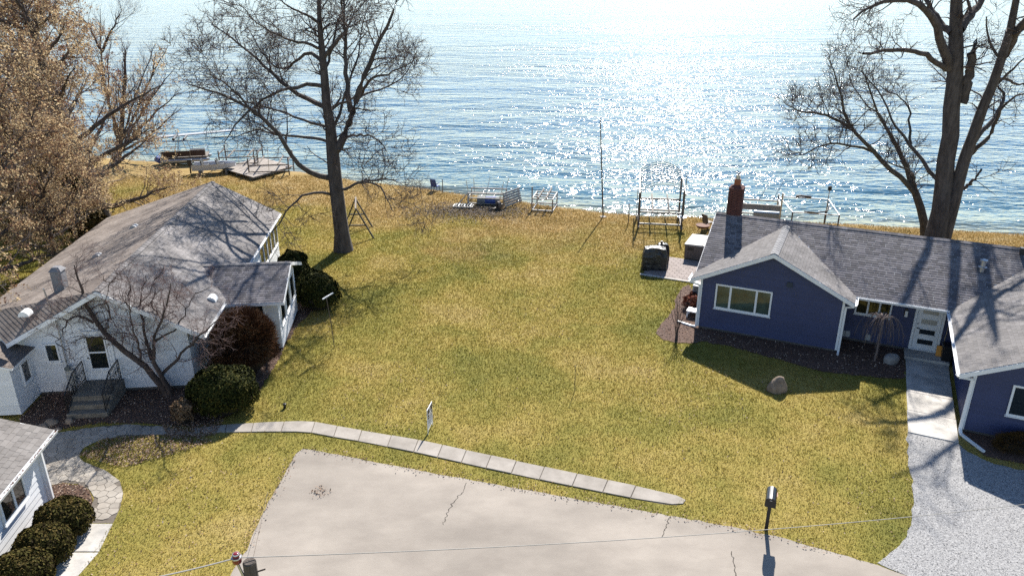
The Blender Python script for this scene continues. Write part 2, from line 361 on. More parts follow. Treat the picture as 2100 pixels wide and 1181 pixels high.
# cracks in the asphalt and sand washed along its edge
M_CRACK = mat('crack_fill', (.07, .06, .05), .95)
for pts in ([(957, 990), (950, 1008), (935, 1022), (920, 1045), (913, 1062), (909, 1076)], [(1373, 1060), (1369, 1075), (1364, 1088), (1357, 1101)], [(1500, 1130), (1503, 1150), (1510, 1181), (1514, 1210)]):
    P2 = [G(x, y)[:2] for x, y in pts]; L = []
    for i in range(len(P2) - 1):
        for k in range(6): L.append(P2[i] + (P2[i + 1] - P2[i]) * k / 6 + RN.normal(0, .018, 2))
    L.append(P2[-1]); lf = []; rt = []
    for i, p in enumerate(L):
        wd = .012 * (.5 + RN.random()); lf.append((p[0] - wd, p[1])); rt.append((p[0] + wd, p[1]))
    mb = MB(); nL = len(L); mb.add([(q[0], q[1], .0125) for q in lf] + [(q[0], q[1], .0125) for q in rt], [(i, nL + i, nL + i + 1, i + 1) for i in range(nL - 1)])
    struct(mb.build('road_crack', M_CRACK), 'dark thin crack across the asphalt')
grav_px = [(1861, 884), (1964, 907), (1985, 925), (2020, 944), (2060, 957), (2110, 966), (2400, 1010), (2600, 1300), (1950, 1213), (1845, 1176), (1798, 1152), (1828, 1135), (1852, 1110), (1866, 1080), (1872, 1035), (1869, 985), (1862, 935)]
grav_poly = ragged(gpoly(grav_px), .03, .25)
struct(sheet('gravel_driveway', grav_poly, .014, M_GRAV), 'pale grey crushed stone driveway')
bedB_px = [(1429, 668), (1425, 640), (1425, 600), (1412, 584), (1400, 590), (1388, 606), (1384, 626), (1372, 648), (1352, 668), (1345, 684), (1360, 697), (1390, 704), (1425, 704), (1440, 700), (1500, 712), (1600, 738), (1690, 764), (1780, 772), (1856, 778), (1857, 718), (1740, 690)]
bedB = ragged(gpoly(bedB_px), .03, .2)
struct(sheet('mulch_bed', bedB, .02, M_MULCH), 'dark bark mulch bed along the navy house')
bedG = ragged(gpoly([(1966, 880), (1985, 905), (2020, 935), (2100, 952), (2400, 990), (2400, 900)]), .03, .2)
struct(sheet('mulch_bed', bedG, .022, M_MULCH), 'dark bark mulch strip below the navy garage front')
bedW_px = [(40, 862), (95, 800), (404, 790), (480, 740), (560, 690), (604, 640), (640, 560), (668, 590), (650, 630), (612, 665), (590, 700), (568, 745), (540, 790), (500, 835), (455, 860), (400, 876), (335, 872), (280, 868), (215, 868), (150, 874), (100, 884), (60, 880)]
bedW = ragged(gpoly(bedW_px), .03, .2)
struct(sheet('mulch_bed', bedW, .011, M_MULCH), 'leaf strewn dark bed along the white house')

# ---- sidewalk slabs (each a piece)
side_up = [(398, 879), (470, 871), (560, 866), (635, 864), (690, 874), (760, 886), (870, 905), (990, 931), (1150, 965), (1300, 996), (1375, 1012), (1398, 1019)]
side_lo = [(398, 889), (470, 887), (560, 886), (627, 886), (685, 897), (752, 908), (860, 930), (980, 957), (1135, 990), (1285, 1020), (1362, 1034), (1388, 1036)]
def along(pl, t):
    pl = np.array(pl, float); d = np.r_[0, np.cumsum(np.linalg.norm(np.diff(pl, axis=0), axis=1))]; t = t * d[-1]
    return np.array([np.interp(t, d, pl[:, 0]), np.interp(t, d, pl[:, 1])])
up = [G(x, y)[:2] for x, y in side_up]; lo = [G(x, y)[:2] for x, y in side_lo]
sw = MB().prism([tuple(p) for p in lo] + [tuple(p) for p in reversed(up)], -.02, .004).build('sidewalk', M_GROUT)
struct(sw, 'narrow old concrete sidewalk of separate slabs')
cuts = [0]; 
while cuts[-1] < .95: cuts.append(cuts[-1] + RN.uniform(.05, .068))
cuts[-1] = 1.
for i in range(len(cuts) - 1):
    g = .0007; a0, a1 = along(lo, cuts[i] + g), along(lo, cuts[i + 1] - g); b0, b1 = along(up, cuts[i] + g), along(up, cuts[i + 1] - g)
    mid = [along(lo, cuts[i] * .5 + cuts[i + 1] * .5), along(up, cuts[i] * .5 + cuts[i + 1] * .5)]
    poly = [tuple(a0), tuple(mid[0]), tuple(a1), tuple(b1), tuple(mid[1]), tuple(b0)]
    if i == len(cuts) - 2:                            # rounded end slab
        e1 = a1 * .75 + b1 * .25 + (a1 - a0) * .12; e2 = a1 * .25 + b1 * .75 + (b1 - b0) * .12; poly = [tuple(a0), tuple(a1 - (a1 - a0) * .1), tuple(e1), tuple(e2), tuple(b1 - (b1 - b0) * .1), tuple(b0)]
    MB().prism(poly, .0, .028 + RN.uniform(0, .018)).build('slab', M_SLAB, sw, bevel=.012)

# ---- front walk of the navy house
BF = Frame(G(1430, 672), 25.0); WF = Frame(G(402, 795), -6.0)
wk = struct(thing('concrete_walkway', 'smooth pale concrete walkway to the white front door', 'walkway'))
ws = [-5.72, -4.05, -2.5, -.9, .55]
for i in range(4):
    q = [BF.w(8.77, ws[i] + .01), BF.w(10.36, ws[i] + .01), BF.w(10.38, ws[i + 1] - .01), BF.w(8.75, ws[i + 1] - .01)]
    MB().prism([(p[0], p[1]) for p in q], -.02, .05).build('slab', M_CONC, wk, bevel=.01)
q = [BF.w(8.70, .56), BF.w(10.40, .56), BF.w(10.42, 1.46), BF.w(8.70, 1.46)]
MB().prism([(p[0], p[1]) for p in q], -.02, .16).build('door_step', M_CONC, wk, bevel=.012)

# ---- flagstone path by the white house
path_px = [(398, 888), (330, 874), (250, 870), (170, 879), (105, 890), (70, 905), (60, 960), (95, 998), (130, 990), (160, 992), (184, 1004), (193, 1020), (186, 1042), (172, 1072), (232, 1072), (246, 1042), (253, 1012), (246, 986), (216, 964), (172, 947), (160, 935), (172, 918), (205, 902), (260, 894), (330, 892), (398, 892)]
path_poly = gpoly(path_px)
stp = struct(sheet('stone_path', path_poly, .006, M_GROUT), 'curving flagstone path with dark joints')
pp = np.array(path_poly); lo_, hi_ = pp.min(0), pp.max(0); seeds = []
yy = lo_[1]; kk = 0
while yy < hi_[1] + .3:
    xx = lo_[0] + (.155 if kk % 2 else 0)
    while xx < hi_[0] + .3: seeds.append((xx + RN.uniform(-.085, .085), yy + RN.uniform(-.085, .085))); xx += .31
    yy += .27; kk += 1
seeds = np.array(seeds)
def nearest_on(poly, p):
    best = None; bd = 1e9
    for i in range(len(poly)):
        a = np.array(poly[i]); b_ = np.array(poly[(i + 1) % len(poly)]); t = np.clip((p - a) @ (b_ - a) / ((b_ - a) @ (b_ - a) + 1e-9), 0, 1); q = a + (b_ - a) * t; d = np.linalg.norm(p - q)
        if d < bd: bd = d; best = q
    return best
ins = inpoly(seeds, pp)
for i in np.where(ins)[0]:
    s = seeds[i]; poly = [(s[0] - .5, s[1] - .5), (s[0] + .5, s[1] - .5), (s[0] + .5, s[1] + .5), (s[0] - .5, s[1] + .5)]
    for j in np.where(np.linalg.norm(seeds - s, axis=1) < 1.)[0]:
        if j == i: continue
        m_ = (seeds[j] + s) / 2; d = seeds[j] - s; poly = clip_half(poly, d[0], d[1], d @ m_)
    P_ = np.array(poly); out = ~inpoly(P_, pp)
    for k in np.where(out)[0]: P_[k] = nearest_on(path_poly, P_[k])
    c_ = P_.mean(0); P_ = c_ + (P_ - c_) * .945
    if abs(area2([tuple(q) for q in P_])) < .012: continue
    pl = [tuple(q) for q in P_]; pl = pl if area2(pl) > 0 else pl[::-1]
    MB().prism(pl, -.01, .018 + RN.uniform(0, .008)).build('stone', M_STONE, stp)
walk2 = struct(thing('garage_walkway', 'plain pale concrete walk beside the clipped shrubs', 'walkway'))
for qs in ([(171, 1074), (231, 1074), (203, 1131), (140, 1131)], [(139, 1133), (202, 1133), (152, 1190), (92, 1190)], [(91, 1192), (151, 1192), (80, 1290), (0, 1290)]):
    pl = gpoly(qs); pl = pl if area2(pl) > 0 else pl[::-1]
    MB().prism(pl, -.02, .02).build('slab', M_CONC, walk2, bevel=.008)
bedS = ragged(gpoly([(96, 999), (130, 992), (160, 994), (182, 1006), (190, 1021), (184, 1042), (170, 1074), (138, 1133), (90, 1192), (0, 1290), (-60, 1290), (-40, 1181), (60, 1080)]), .02, .2)
struct(sheet('mulch_bed', bedS, .009, M_MULCH), 'brown mulch bed with clipped shrubs beside the small white garage')

# ---- patio pavers
pat = [BF.w(-3.35, 6.35), BF.w(-.05, 6.35), BF.w(-.05, 10.6), BF.w(-2.6, 10.6), BF.w(-2.6, 8.2), BF.w(-3.35, 8.2)]
q0 = BF.loc(G(1318, 562)); q1 = BF.loc(G(1408, 568))
PU0, PU1, PV0, PV1 = q0[0], -.02, min(q0[1], q1[1]) - .1, q0[1] + 3.3
M_PAV = mat('clay_paver', (.3, .25, .23), .9, (.42, .36, .34), 3, obj=.12, bump=.003)
pt = thing('patio', 'pinkish grey paver patio beside the navy house', 'patio', tuple(BF.w(0, 0)), BF.rz); struct(pt)
MB().box(PU0, PU1, PV0, PV1, -.02, .02).build('paver_bed', M_GROUT, pt)
pav = MB().box(-.19, .19, -.115, .115, 0, .045).build('paver', M_PAV, pt); first = True
v_ = PV0 + .13; r_ = 0
while v_ < PV1 - .1:
    u_ = PU0 + (.2 if r_ % 2 else .4)
    while u_ < PU1 - .18:
        o = pav if first else link(pav.copy(), pt); first = False; o.location = (u_, v_, .012 + RN.uniform(0, .006)); u_ += .395
    v_ += .24; r_ += 1
MB().box(PU0 - .1, PU1, PV0 - .14, PV0 - .005, -.02, .07).build('edging', M_CONC, pt)

# ================================================================== BUILDING HELPERS (all in the house's own u, v, z)
def siding(parent, p0, d, nrm, length, z0, top, m, pitch, t=.016):      # top(s) -> wall height; each lap board is a piece
    d = np.array(d, float); nrm = np.array(nrm, float); p0 = np.array(p0, float)
    S = np.linspace(0, length, 121); T = np.array([top(s) for s in S]); z = z0
    zmax = T.max()
    while z < zmax - .02:
        zt = min(z + pitch, zmax); ok0 = S[T > z + .005]; ok1 = S[T > zt - .006]
        if len(ok0) < 2: break
        a0, a1 = ok0[0], ok0[-1]; b0, b1 = (ok1[0], ok1[-1]) if len(ok1) > 1 else ((a0 + a1) / 2 - .01, (a0 + a1) / 2 + .01)
        def L(s, zz, o): q = p0 + d * s + nrm * o; return (q[0], q[1], zz)
        MB().hexa([L(a0, z, .0), L(a1, z, .0), L(a1, z, t + .006), L(a0, z, t + .006), L(b0, zt, .0), L(b1, zt, .0), L(b1, zt, .006), L(b0, zt, .006)]).build('siding_board', m, parent)
        z += pitch
def window(parent, p0, d, nrm, s0, s1, z0, z1, mull=(), glass=None, fw=.07, rail=None, out=.055, glasses=None, name='window', frame_m=None):
    d = np.array(d, float); nrm = np.array(nrm, float); p0 = np.array(p0, float)
    def bx(mb, a, b_, za, zb, o0, o1):
        P_ = []
        for zz in (za, zb):
            for (s, o) in ((a, o0), (b_, o0), (b_, o1), (a, o1)): q = p0 + d * s + nrm * o; P_.append((q[0], q[1], zz))
        mb.hexa(P_)
    fr = MB(); bx(fr, s0, s0 + fw, z0, z1, 0, out); bx(fr, s1 - fw, s1, z0, z1, 0, out); bx(fr, s0 + fw, s1 - fw, z0, z0 + fw, 0, out); bx(fr, s0 + fw, s1 - fw, z1 - fw, z1, 0, out)
    xs = [s0 + fw] + [s0 + (s1 - s0) * k for k in mull] + [s1 - fw]
    for k in mull: c_ = s0 + (s1 - s0) * k; bx(fr, c_ - fw * .6, c_ + fw * .6, z0 + fw, z1 - fw, 0, out - .004)
    if rail: zr = z0 + (z1 - z0) * rail; bx(fr, s0 + fw, s1 - fw, zr - .03, zr + .03, 0, out - .008)
    wobj = fr.build(name, frame_m or M_TRIM, parent)
    for i in range(len(xs) - 1):
        pn = MB(); bx(pn, xs[i] + .01, xs[i + 1] - .01, z0 + fw * .8, z1 - fw * .8, .018, .028); pn.build('pane', (glasses[i] if glasses else glass) or M_GLASS, wobj)
    sl = MB(); bx(sl, s0 - .03, s1 + .03, z0 - .045, z0 - .002, 0, out + .03); sl.build('sill', M_TRIM, wobj)
    return wobj
def shingles(parent, p0, a, s, poly, m, camw, expo=.142, wid=.33, skip=None, nmax=300, t=.014):
    # p0 origin on the roof plane, a unit along the eave, s unit up the slope; poly convex in (a, s)
    p0, a, s = (np.array(q, float) for q in (p0, a, s)); nr = np.cross(a, s); nr = nr if nr[2] > 0 else -nr
    P_ = np.array(poly); k0, k1 = int(math.floor(P_[:, 1].min() / expo)), int(math.ceil(P_[:, 1].max() / expo))
    whole = []; part = []
    for k in range(k0, k1):
        y0, y1 = k * expo, (k + 1) * expo; x = P_[:, 0].min() - RN.uniform(0, wid)
        while x < P_[:, 0].max():
            wd = wid * RN.choice([.6, .8, 1., 1.]) ; g = .006; rect = [(x + g, y0), (x + wd - g, y0), (x + wd - g, y1 + .01), (x + g, y1 + .01)]
            cp = clip_convex(rect, poly)
            if len(cp) >= 3 and abs(area2(cp)) > .004:
                c_ = np.mean(cp, axis=0); w3 = p0 + a * c_[0] + s * c_[1]
                if not (skip and skip(w3)): (whole if abs(area2(cp) - area2(rect)) < 1e-6 else part).append((cp, y0, w3, wd, x))
            x += wd
    whole.sort(key=lambda q: np.linalg.norm(q[2] - camw)); indiv = whole[:nmax]; rest = whole[nmax:] + part
    meshes = {}
    B3 = Matrix(((a[0], s[0], nr[0]), (a[1], s[1], nr[1]), (a[2], s[2], nr[2])))
    for (cp, y0, w3, wd, x) in indiv:
        key = round(wd, 3)
        if key not in meshes:
            g = .006; mb = MB(); mb.hexa([(g, 0, 0), (wd - g, 0, 0), (wd - g, expo + .01, 0), (g, expo + .01, 0), (g, 0, t), (wd - g, 0, t), (wd - g, expo + .01, .003), (g, expo + .01, .003)])
            me = bpy.data.meshes.new('shingle'); me.from_pydata(mb.v, [], mb.f); me.materials.append(m); meshes[key] = me
        o = bpy.data.objects.new('shingle', meshes[key]); link(o, parent)
        q = p0 + a * x + s * y0 + nr * RN.uniform(0.001, .005); o.matrix_local = Matrix.Translation(Vector(q)) @ B3.to_4x4()
    if rest:
        mb = MB()
        for (cp, y0, w3, wd, x) in rest:
            if area2(cp) < 0: cp = cp[::-1]
            j = RN.uniform(.001, .005); nn = len(cp)
            top = [p0 + a * q[0] + s * q[1] + nr * (j + t - (t - .003) * (q[1] - y0) / (expo + .01)) for q in cp]; bot = [p0 + a * q[0] + s * q[1] for q in cp]
            mb.add(top + bot, [tuple(range(nn))] + [(i, nn + i, nn + (i + 1) % nn, (i + 1) % nn) for i in range(nn)])
        me = bpy.data.meshes.new('shingle_field'); me.from_pydata(mb.v, [], mb.f); me.materials.append(m)
        o = link(bpy.data.objects.new('shingle_field', me), parent); o['kind'] = 'stuff'
def ridge_caps(parent, a, b_, m, wid=.15, drop=.08, step=.26, side=None):
    a, b_ = np.array(a, float), np.array(b_, float); L = np.linalg.norm(b_ - a); d = (b_ - a) / L; x = np.array([d[1], -d[0], 0.]); x /= np.linalg.norm(x)
    nst = int(L / step)
    for i in range(nst):
        p, q = a + d * i * L / nst, a + d * ((i + 1) * L / nst + .02); h0, h1 = .035, .022
        mb = MB(); up_ = np.array([0, 0, 1.])
        vs_ = [p - x * wid - up_ * (drop - h0), p + up_ * h0, p + x * wid - up_ * (drop - h0), q - x * wid - up_ * (drop - h1), q + up_ * h1, q + x * wid - up_ * (drop - h1)]
        lowv = [k - up_ * .05 for k in vs_]
        mb.add(vs_ + lowv, [(0, 1, 4, 3), (1, 2, 5, 4), (0, 6, 7, 1), (1, 7, 8, 2), (0, 3, 9, 6), (2, 8, 11, 5)]); mb.build('ridge_cap', m, parent)
def local_cam(fr): q = fr.loc(CAM); return np.array(q)
def strip(parent, name, a, b_, h, t, m, nrm):        # board hanging below the line a-b, thickness t along nrm
    a, b_, nrm = np.array(a, float), np.array(b_, float), np.array(nrm, float); z = np.array([0, 0, h])
    return MB().hexa([a - z, b_ - z, b_ - z + nrm * t, a - z + nrm * t, a, b_, b_ + nrm * t, a + nrm * t]).build(name, m, parent)
def gutter(parent, a, b_, nrm, m=None):               # open trough along an eave
    a, b_, nrm = np.array(a, float), np.array(b_, float), np.array(nrm, float); prof = [(0, 0), (0, -.1), (.09, -.1), (.12, 0), (.108, 0), (.082, -.088), (.012, -.088), (.012, 0)]
    P0 = [a + nrm * q[0] + np.array([0, 0, q[1]]) for q in prof]; mb = MB(); mb.extr(P0, b_ - a); return mb.build('gutter', m or M_TRIM, parent)

# ================================================================== NAVY HOUSE
nb = thing('navy_house', 'navy sided house with white trim, grey shingle roof and white front door', 'house', tuple(BF.w(0, 0)), BF.rz)
CB = local_cam(BF)
SG, SM = .496, .481; GR, GU = 4.20, 2.98               # gable slope, main slope, gable ridge height and place
zg = lambda u: GR - SG * abs(u - GU); zm = lambda v: 2.5 + SM * (v - .55); RV, RZ = 4.4, 2.5 + SM * 3.85
SGA = .481; GAU = 13.8; zga = lambda u: 2.5 + SGA * (min(u, 2 * GAU - u) - 9.95)
# walls
MB().extr([(0.02, .02, .12), (5.98, .02, .12), (5.98, .02, zg(5.98) - .13), (GU, .02, GR - .14), (.02, .02, zg(.02) - .13)], (0, 1.6, 0)).build('wall', M_BLUE, nb)
MB().extr([(0.02, 1.55, .12), (.02, 7.3, .12), (.02, 7.3, 2.85), (.02, RV, RZ - .14), (.02, 1.55, 2.85)], (17., 0, 0)).build('wall', M_BLUE, nb)
MB().extr([(10.52, -4.78, .12), (17.1, -4.78, .12), (17.1, -4.78, zga(17.1) - .13), (GAU, -4.78, zga(GAU) - .14), (10.52, -4.78, zga(10.52) - .13)], (0, 6.4, 0)).build('wall', M_BLUE, nb)
for bxx in ((0.04, 5.96, .04, 1.6), (.04, 17, 1.53, 7.25), (10.54, 17.08, -4.76, 1.6)): MB().box(*bxx, -.05, .14).build('foundation', M_FDN, nb)
siding(nb, (0, .02), (1, 0), (0, -1), 6.0, .12, lambda s: zg(s) - .15, M_BLUE, .118)
siding(nb, (6.0, 1.55), (1, 0), (0, -1), 4.5, .12, lambda s: 2.75, M_BLUE, .118)
siding(nb, (10.52, -4.8), (0, 1), (-1, 0), 6.35, .12, lambda s: zga(10.5) - .13, M_BLUE, .118)
siding(nb, (10.5, -4.78), (1, 0), (0, -1), 6.6, .12, lambda s: zga(10.5 + s) - .15, M_BLUE, .118)
# main roof
def roof(name_parent, polys, t=.1): 
    mb = MB()
    for p in polys: mb.slab(p, t)
    return mb.build('roof', M_TRIM, name_parent)
mr_ = roof(nb, [[(-.4, .55, 2.5), (17.4, .55, 2.5), (17.4, RV, RZ), (-.4, RV, RZ)], [(-.4, RV, RZ), (17.4, RV, RZ), (17.4, 8.25, 2.5), (-.4, 8.25, 2.5)]])
k_ = 1 / math.sqrt(1 + SM * SM)
def sk_main(p):
    u, v = p[0], p[1]
    if -.45 < u < 6.41 and zg(u) - .05 > p[2]: return True
    return u > 9.95 and zga(u) - .05 > p[2]
shingles(mr_, (-.4, .55, 2.502), (1, 0, 0), (0, k_, SM * k_), [(0, 0), (17.8, 0), (17.8, 3.85 / k_), (0, 3.85 / k_)], M_SHB, CB, skip=sk_main)
shingles(mr_, (-.4, 8.25, 2.502), (1, 0, 0), (0, -k_, SM * k_), [(0, 0), (17.8, 0), (17.8, 3.85 / k_), (0, 3.85 / k_)], M_SHB, CB, nmax=0)
ridge_caps(mr_, (-.4, RV, RZ + .01), (17.4, RV, RZ + .01), M_SHB, .15, .07)
# cross gable roof
gl = [(GU, -.38, GR), (GU, RV - .31, GR), (-.45, .55, zg(-.45)), (-.45, -.38, zg(-.45))]; gr_ = [(GU, -.38, GR), (6.41, -.38, zg(6.41)), (6.41, .55, zg(6.41)), (GU, RV - .31, GR)]
g2 = roof(nb, [gl, gr_]); kg = 1 / math.sqrt(1 + SG * SG); LS = 3.43 / kg
shingles(g2, (-.45, -.38, zg(-.45) + .002), (0, 1, 0), (kg, 0, SG * kg), [(0, 0), (.95, 0), (RV - .31 + .40, LS), (0, LS)], M_SHW, CB, nmax=300)
shingles(g2, (6.41, -.38, zg(6.41) + .002), (0, 1, 0), (-kg, 0, SG * kg), [(0, 0), (.95, 0), (RV - .31 + .40, LS), (0, LS)], M_SHW, CB, nmax=0)
ridge_caps(g2, (GU, -.38, GR + .012), (GU, RV - .34, GR + .012), mat('ridge_shingle', (.25, .245, .25), .9, (.36, .355, .36), 5, obj=.15), .17, .075)
# garage roof
g3 = roof(nb, [[(9.95, -5.4, 2.5), (9.95, .55, 2.5), (GAU, RV, zga(GAU)), (GAU, -5.4, zga(GAU))], [(GAU, -5.4, zga(GAU)), (GAU, RV, zga(GAU)), (17.65, .55, 2.5), (17.65, -5.4, 2.5)]])
ka = 1 / math.sqrt(1 + SGA * SGA); LA = 3.85 / ka
shingles(g3, (9.95, -5.4, 2.502), (0, 1, 0), (ka, 0, SGA * ka), [(0, 0), (5.97, 0), (9.82, LA), (0, LA)], M_SHW, CB)
# trim
strip(nb, 'rake_board', (GU, -.38, GR - .01), (-.45, -.38, zg(-.45) - .01), .17, .025, M_TRIM, (0, -1, 0)); strip(nb, 'rake_board', (GU, -.38, GR - .01), (6.41, -.38, zg(6.41) - .01), .17, .025, M_TRIM, (0, -1, 0))
strip(nb, 'rake_board', (9.95, -5.4, 2.49), (GAU, -5.4, zga(GAU) - .01), .17, .025, M_TRIM, (0, -1, 0))
strip(nb, 'rake_board', (-.4, .55, 2.49), (-.4, RV, RZ - .01), .17, .025, M_TRIM, (-1, 0, 0))
gutter(nb, (6.45, .55, 2.5), (9.9, .55, 2.5), (0, -1, 0)); gutter(nb, (9.95, -5.4, 2.5), (9.95, .45, 2.5), (-1, 0, 0)); gutter(nb, (-.45, -.36, zg(-.45)), (-.45, .5, zg(-.45)), (-1, 0, 0)); gutter(nb, (6.41, -.36, zg(6.41)), (6.41, .5, zg(6.41)), (1, 0, 0))
for (u, v, s) in ((0, 0, -1), (6, 0, 1), (10.5, -4.8, -1)):
    MB().box(u - .05, u + .05, v - .035, v + .06, .12, 2.42).build('corner_board', M_TRIM, nb)
def spout(pts, w=.085): 
    mb = MB()
    for i in range(len(pts) - 1): mb.bar(pts[i], pts[i + 1], w, w * .8)
    mb.build('downspout', M_TRIM, nb)
spout([(6.44, -.30, 2.42), (6.38, -.24, 2.3), (6.1, -.07, 2.18), (6.1, -.07, .08), (6.1, -.3, .05)])
spout([(9.88, -5.3, 2.42), (9.95, -5.25, 2.32), (10.43, -4.9, 2.15), (10.43, -4.9, .18), (10.45, -5.1, .06), (11.1, -6.0, .05)], .1)
spout([(-.47, -.30, 2.36), (-.35, -.22, 2.28), (-.07, -.07, 2.15), (-.07, -.07, .1), (-.3, .0, .06), (-1.0, .25, .05)], .08)
# windows and door (places read off the photo on the wall planes)
def wrect(fr, v, pts): q = [fr.on_v(x, y, v) for x, y in pts]; us = [k[0] for k in q]; zs = [k[1] for k in q]; return min(us), max(us), min(zs), max(zs)
u0, u1, z0, z1 = wrect(BF, -.03, [(1469, 583), (1466, 633), (1583, 598), (1578, 651)]); z1 = z0 + 1.23; z0 += .05
window(nb, (0, 0), (1, 0), (0, -1), u0, u1, z0, z1, (.27, .73), glasses=[M_CURT, M_CURT, M_CURT], fw=.075)
u0, u1, z0, z1 = wrect(BF, 1.53, [(1757, 640), (1825, 654), (1832, 618), (1758, 606)]); 
window(nb, (0, 1.53), (1, 0), (0, -1), u0, u1, z0 + .03, 2.3, (.35, .67), glass=mat('porch_glass', (.05, .04, .022), .05, (.012, .012, .012), 3, spec=.9), fw=.065)
u0, z0 = BF.on_v(2062, 850, -4.83); 
window(nb, (0, -4.8), (1, 0), (0, -1), u0, u0 + 1.5, z0, z0 + 1.18, (.5,), glass=M_GLASS, fw=.07)
DU0, DU1 = 8.93, 9.88
dfr = MB(); dfr.box(DU0 - .1, DU0, 1.43, 1.55, .16, 2.35); dfr.box(DU1, DU1 + .1, 1.43, 1.55, .16, 2.35); dfr.box(DU0 - .1, DU1 + .1, 1.43, 1.55, 2.351, 2.45); dfr.box(DU0, DU1, 1.40, 1.55, .15, .2)
door = MB().box(DU0 + .01, DU1 - .01, 1.46, 1.52, .205, 2.34).build('front_door', M_TRIM, nb); dfr.build('door_frame', M_TRIM, door)
for i in range(4):
    zz = .45 + i * .47; MB().box(DU0 + .19, DU1 - .17, 1.444, 1.462, zz, zz + .22).build('pane', M_GLASS if i < 2 else mat('frosted_pane', (.55, .53, .46), .3), door)
    mbf = MB(); mbf.box(DU0 + .165, DU1 - .145, 1.438, 1.46, zz - .03, zz - .002); mbf.box(DU0 + .165, DU1 - .145, 1.438, 1.46, zz + .222, zz + .25); mbf.build('pane_trim', M_TRIM, door)
MB().tube([(DU0 + .08, 1.46, 1.17), (DU0 + .08, 1.40, 1.17), (DU0 + .19, 1.395, 1.17)], .018, 8).tube([(DU0 + .08, 1.462, 1.36), (DU0 + .08, 1.43, 1.36)], .03, 10).build('handle', M_BLACK, door)
MB().box(8.42, 8.54, 1.44, 1.54, 1.62, 1.95).build('wall_lamp', M_BLACK, nb); MB().box(8.44, 8.55, 1.39, 1.438, 1.60, 1.86).build('lamp_glass', mat('opal_glass', (.8, .8, .76), .3), nb)
uv, zv = BF.on_v(1620, 583, 0); MB().hexa([(uv - .12, -.12, zv - .1), (uv + .12, -.12, zv - .1), (uv + .12, .02, zv - .1), (uv - .12, .02, zv - .1), (uv - .12, -.05, zv + .09), (uv + .12, -.05, zv + .09), (uv + .12, .02, zv + .09), (uv - .12, .02, zv + .09)]).build('wall_vent', M_BLACK, nb)
for (x, y) in ((1725, 697), (1737, 690), (1778, 700)):
    uu, zz = BF.on_v(x, y, 1.5); zz = max(zz, .35); MB().box(uu - .1, uu + .1, 1.4, 1.54, zz - .14, zz + .14).build('utility_box', M_GREYP, nb, bevel=.02)
# chimney
M_BRICK = mat('dark_brick', (.10, .035, .03), .9, (.17, .06, .045), 9, obj=.2, island=.18, bump=.006)
uc = .42; ch = MB().box(uc - .3, uc + .3, RV - .1, RV + .5, 3.9, 5.62).build('chimney', mat('mortar', (.2, .16, .14), .95), nb)
brk = MB().box(-.098, .098, -.03, .03, -.026, .026); bme = None; z_ = 4.1; row = 0
while z_ < 5.6:
    for side in range(4):
        for k in range(3):
            off = (k - 1) * .208 + (.05 if row % 2 else -.05)
            if abs(off) + .098 > .318: off = math.copysign(.22, off)
            pos = [(uc + off, RV - .105, 0), (uc + .305, RV + .2 + off, R(90)), (uc - off, RV + .505, 0), (uc - .305, RV + .2 - off, R(90))][side]
            if bme is None: o = brk.build('brick', M_BRICK, ch); bme = o.data
            else: o = link(bpy.data.objects.new('brick', bme), ch)
            o.location = (pos[0], pos[1], z_); o.rotation_euler = (0, 0, pos[2])
    z_ += .064; row += 1
MB().box(uc - .34, uc + .34, RV - .14, RV + .54, 5.62, 5.68).hexa([(uc - .3, RV - .1, 5.68), (uc + .3, RV - .1, 5.68), (uc + .3, RV + .5, 5.68), (uc - .3, RV + .5, 5.68), (uc - .17, RV + .03, 5.8), (uc + .17, RV + .03, 5.8), (uc + .17, RV + .37, 5.8), (uc - .17, RV + .37, 5.8)]).build('chimney_crown', M_BRICK, ch)
MB().lathe([(.16, 0), (.16, .28), (.13, .3)], (uc, RV + .2, 5.78), 12).build('clay_flue', mat('terracotta', (.36, .12, .05), .8), ch)
fc = MB().lathe([(.10, 0), (.10, .2), (.12, .22)], (uc, RV + .2, 6.06), 10)
for k in range(4):
    a = k * math.pi / 2 + .5; fc.bar((uc, RV + .2, 6.26), (uc + .18 * math.cos(a), RV + .2 + .18 * math.sin(a), 6.46), .05, .02)
fc.build('flue_cap', M_STEEL, ch)
def on_main(x, y):                                    # pixel -> point on the main front slope
    d = ray(x, y); p = None
    for _ in range(1):
        c0 = np.array(BF.loc(CAM)); dl = np.array([d[:2] @ BF.u, d[:2] @ BF.v, d[2]]); t = (2.5 + SM * (c0[1] - .55) - c0[2]) / (dl[2] - SM * dl[1]); p = c0 + dl * t
    return p
p = on_main(2013, 556); MB().lathe([(.1, -.05), (.1, .16), (.17, .17), (.17, .2), (.1, .22), (.1, .42), (.15, .43), (.15, .5), (.06, .53)], tuple(p), 14).build('roof_vent', M_STEEL, nb, smooth=False)
p = on_main(2096, 520); MB().box(p[0] - .11, p[0] + .11, p[1] - .12, p[1] + .1, p[2] - .03, p[2] + .26).build('roof_vent', M_BLACK, nb)
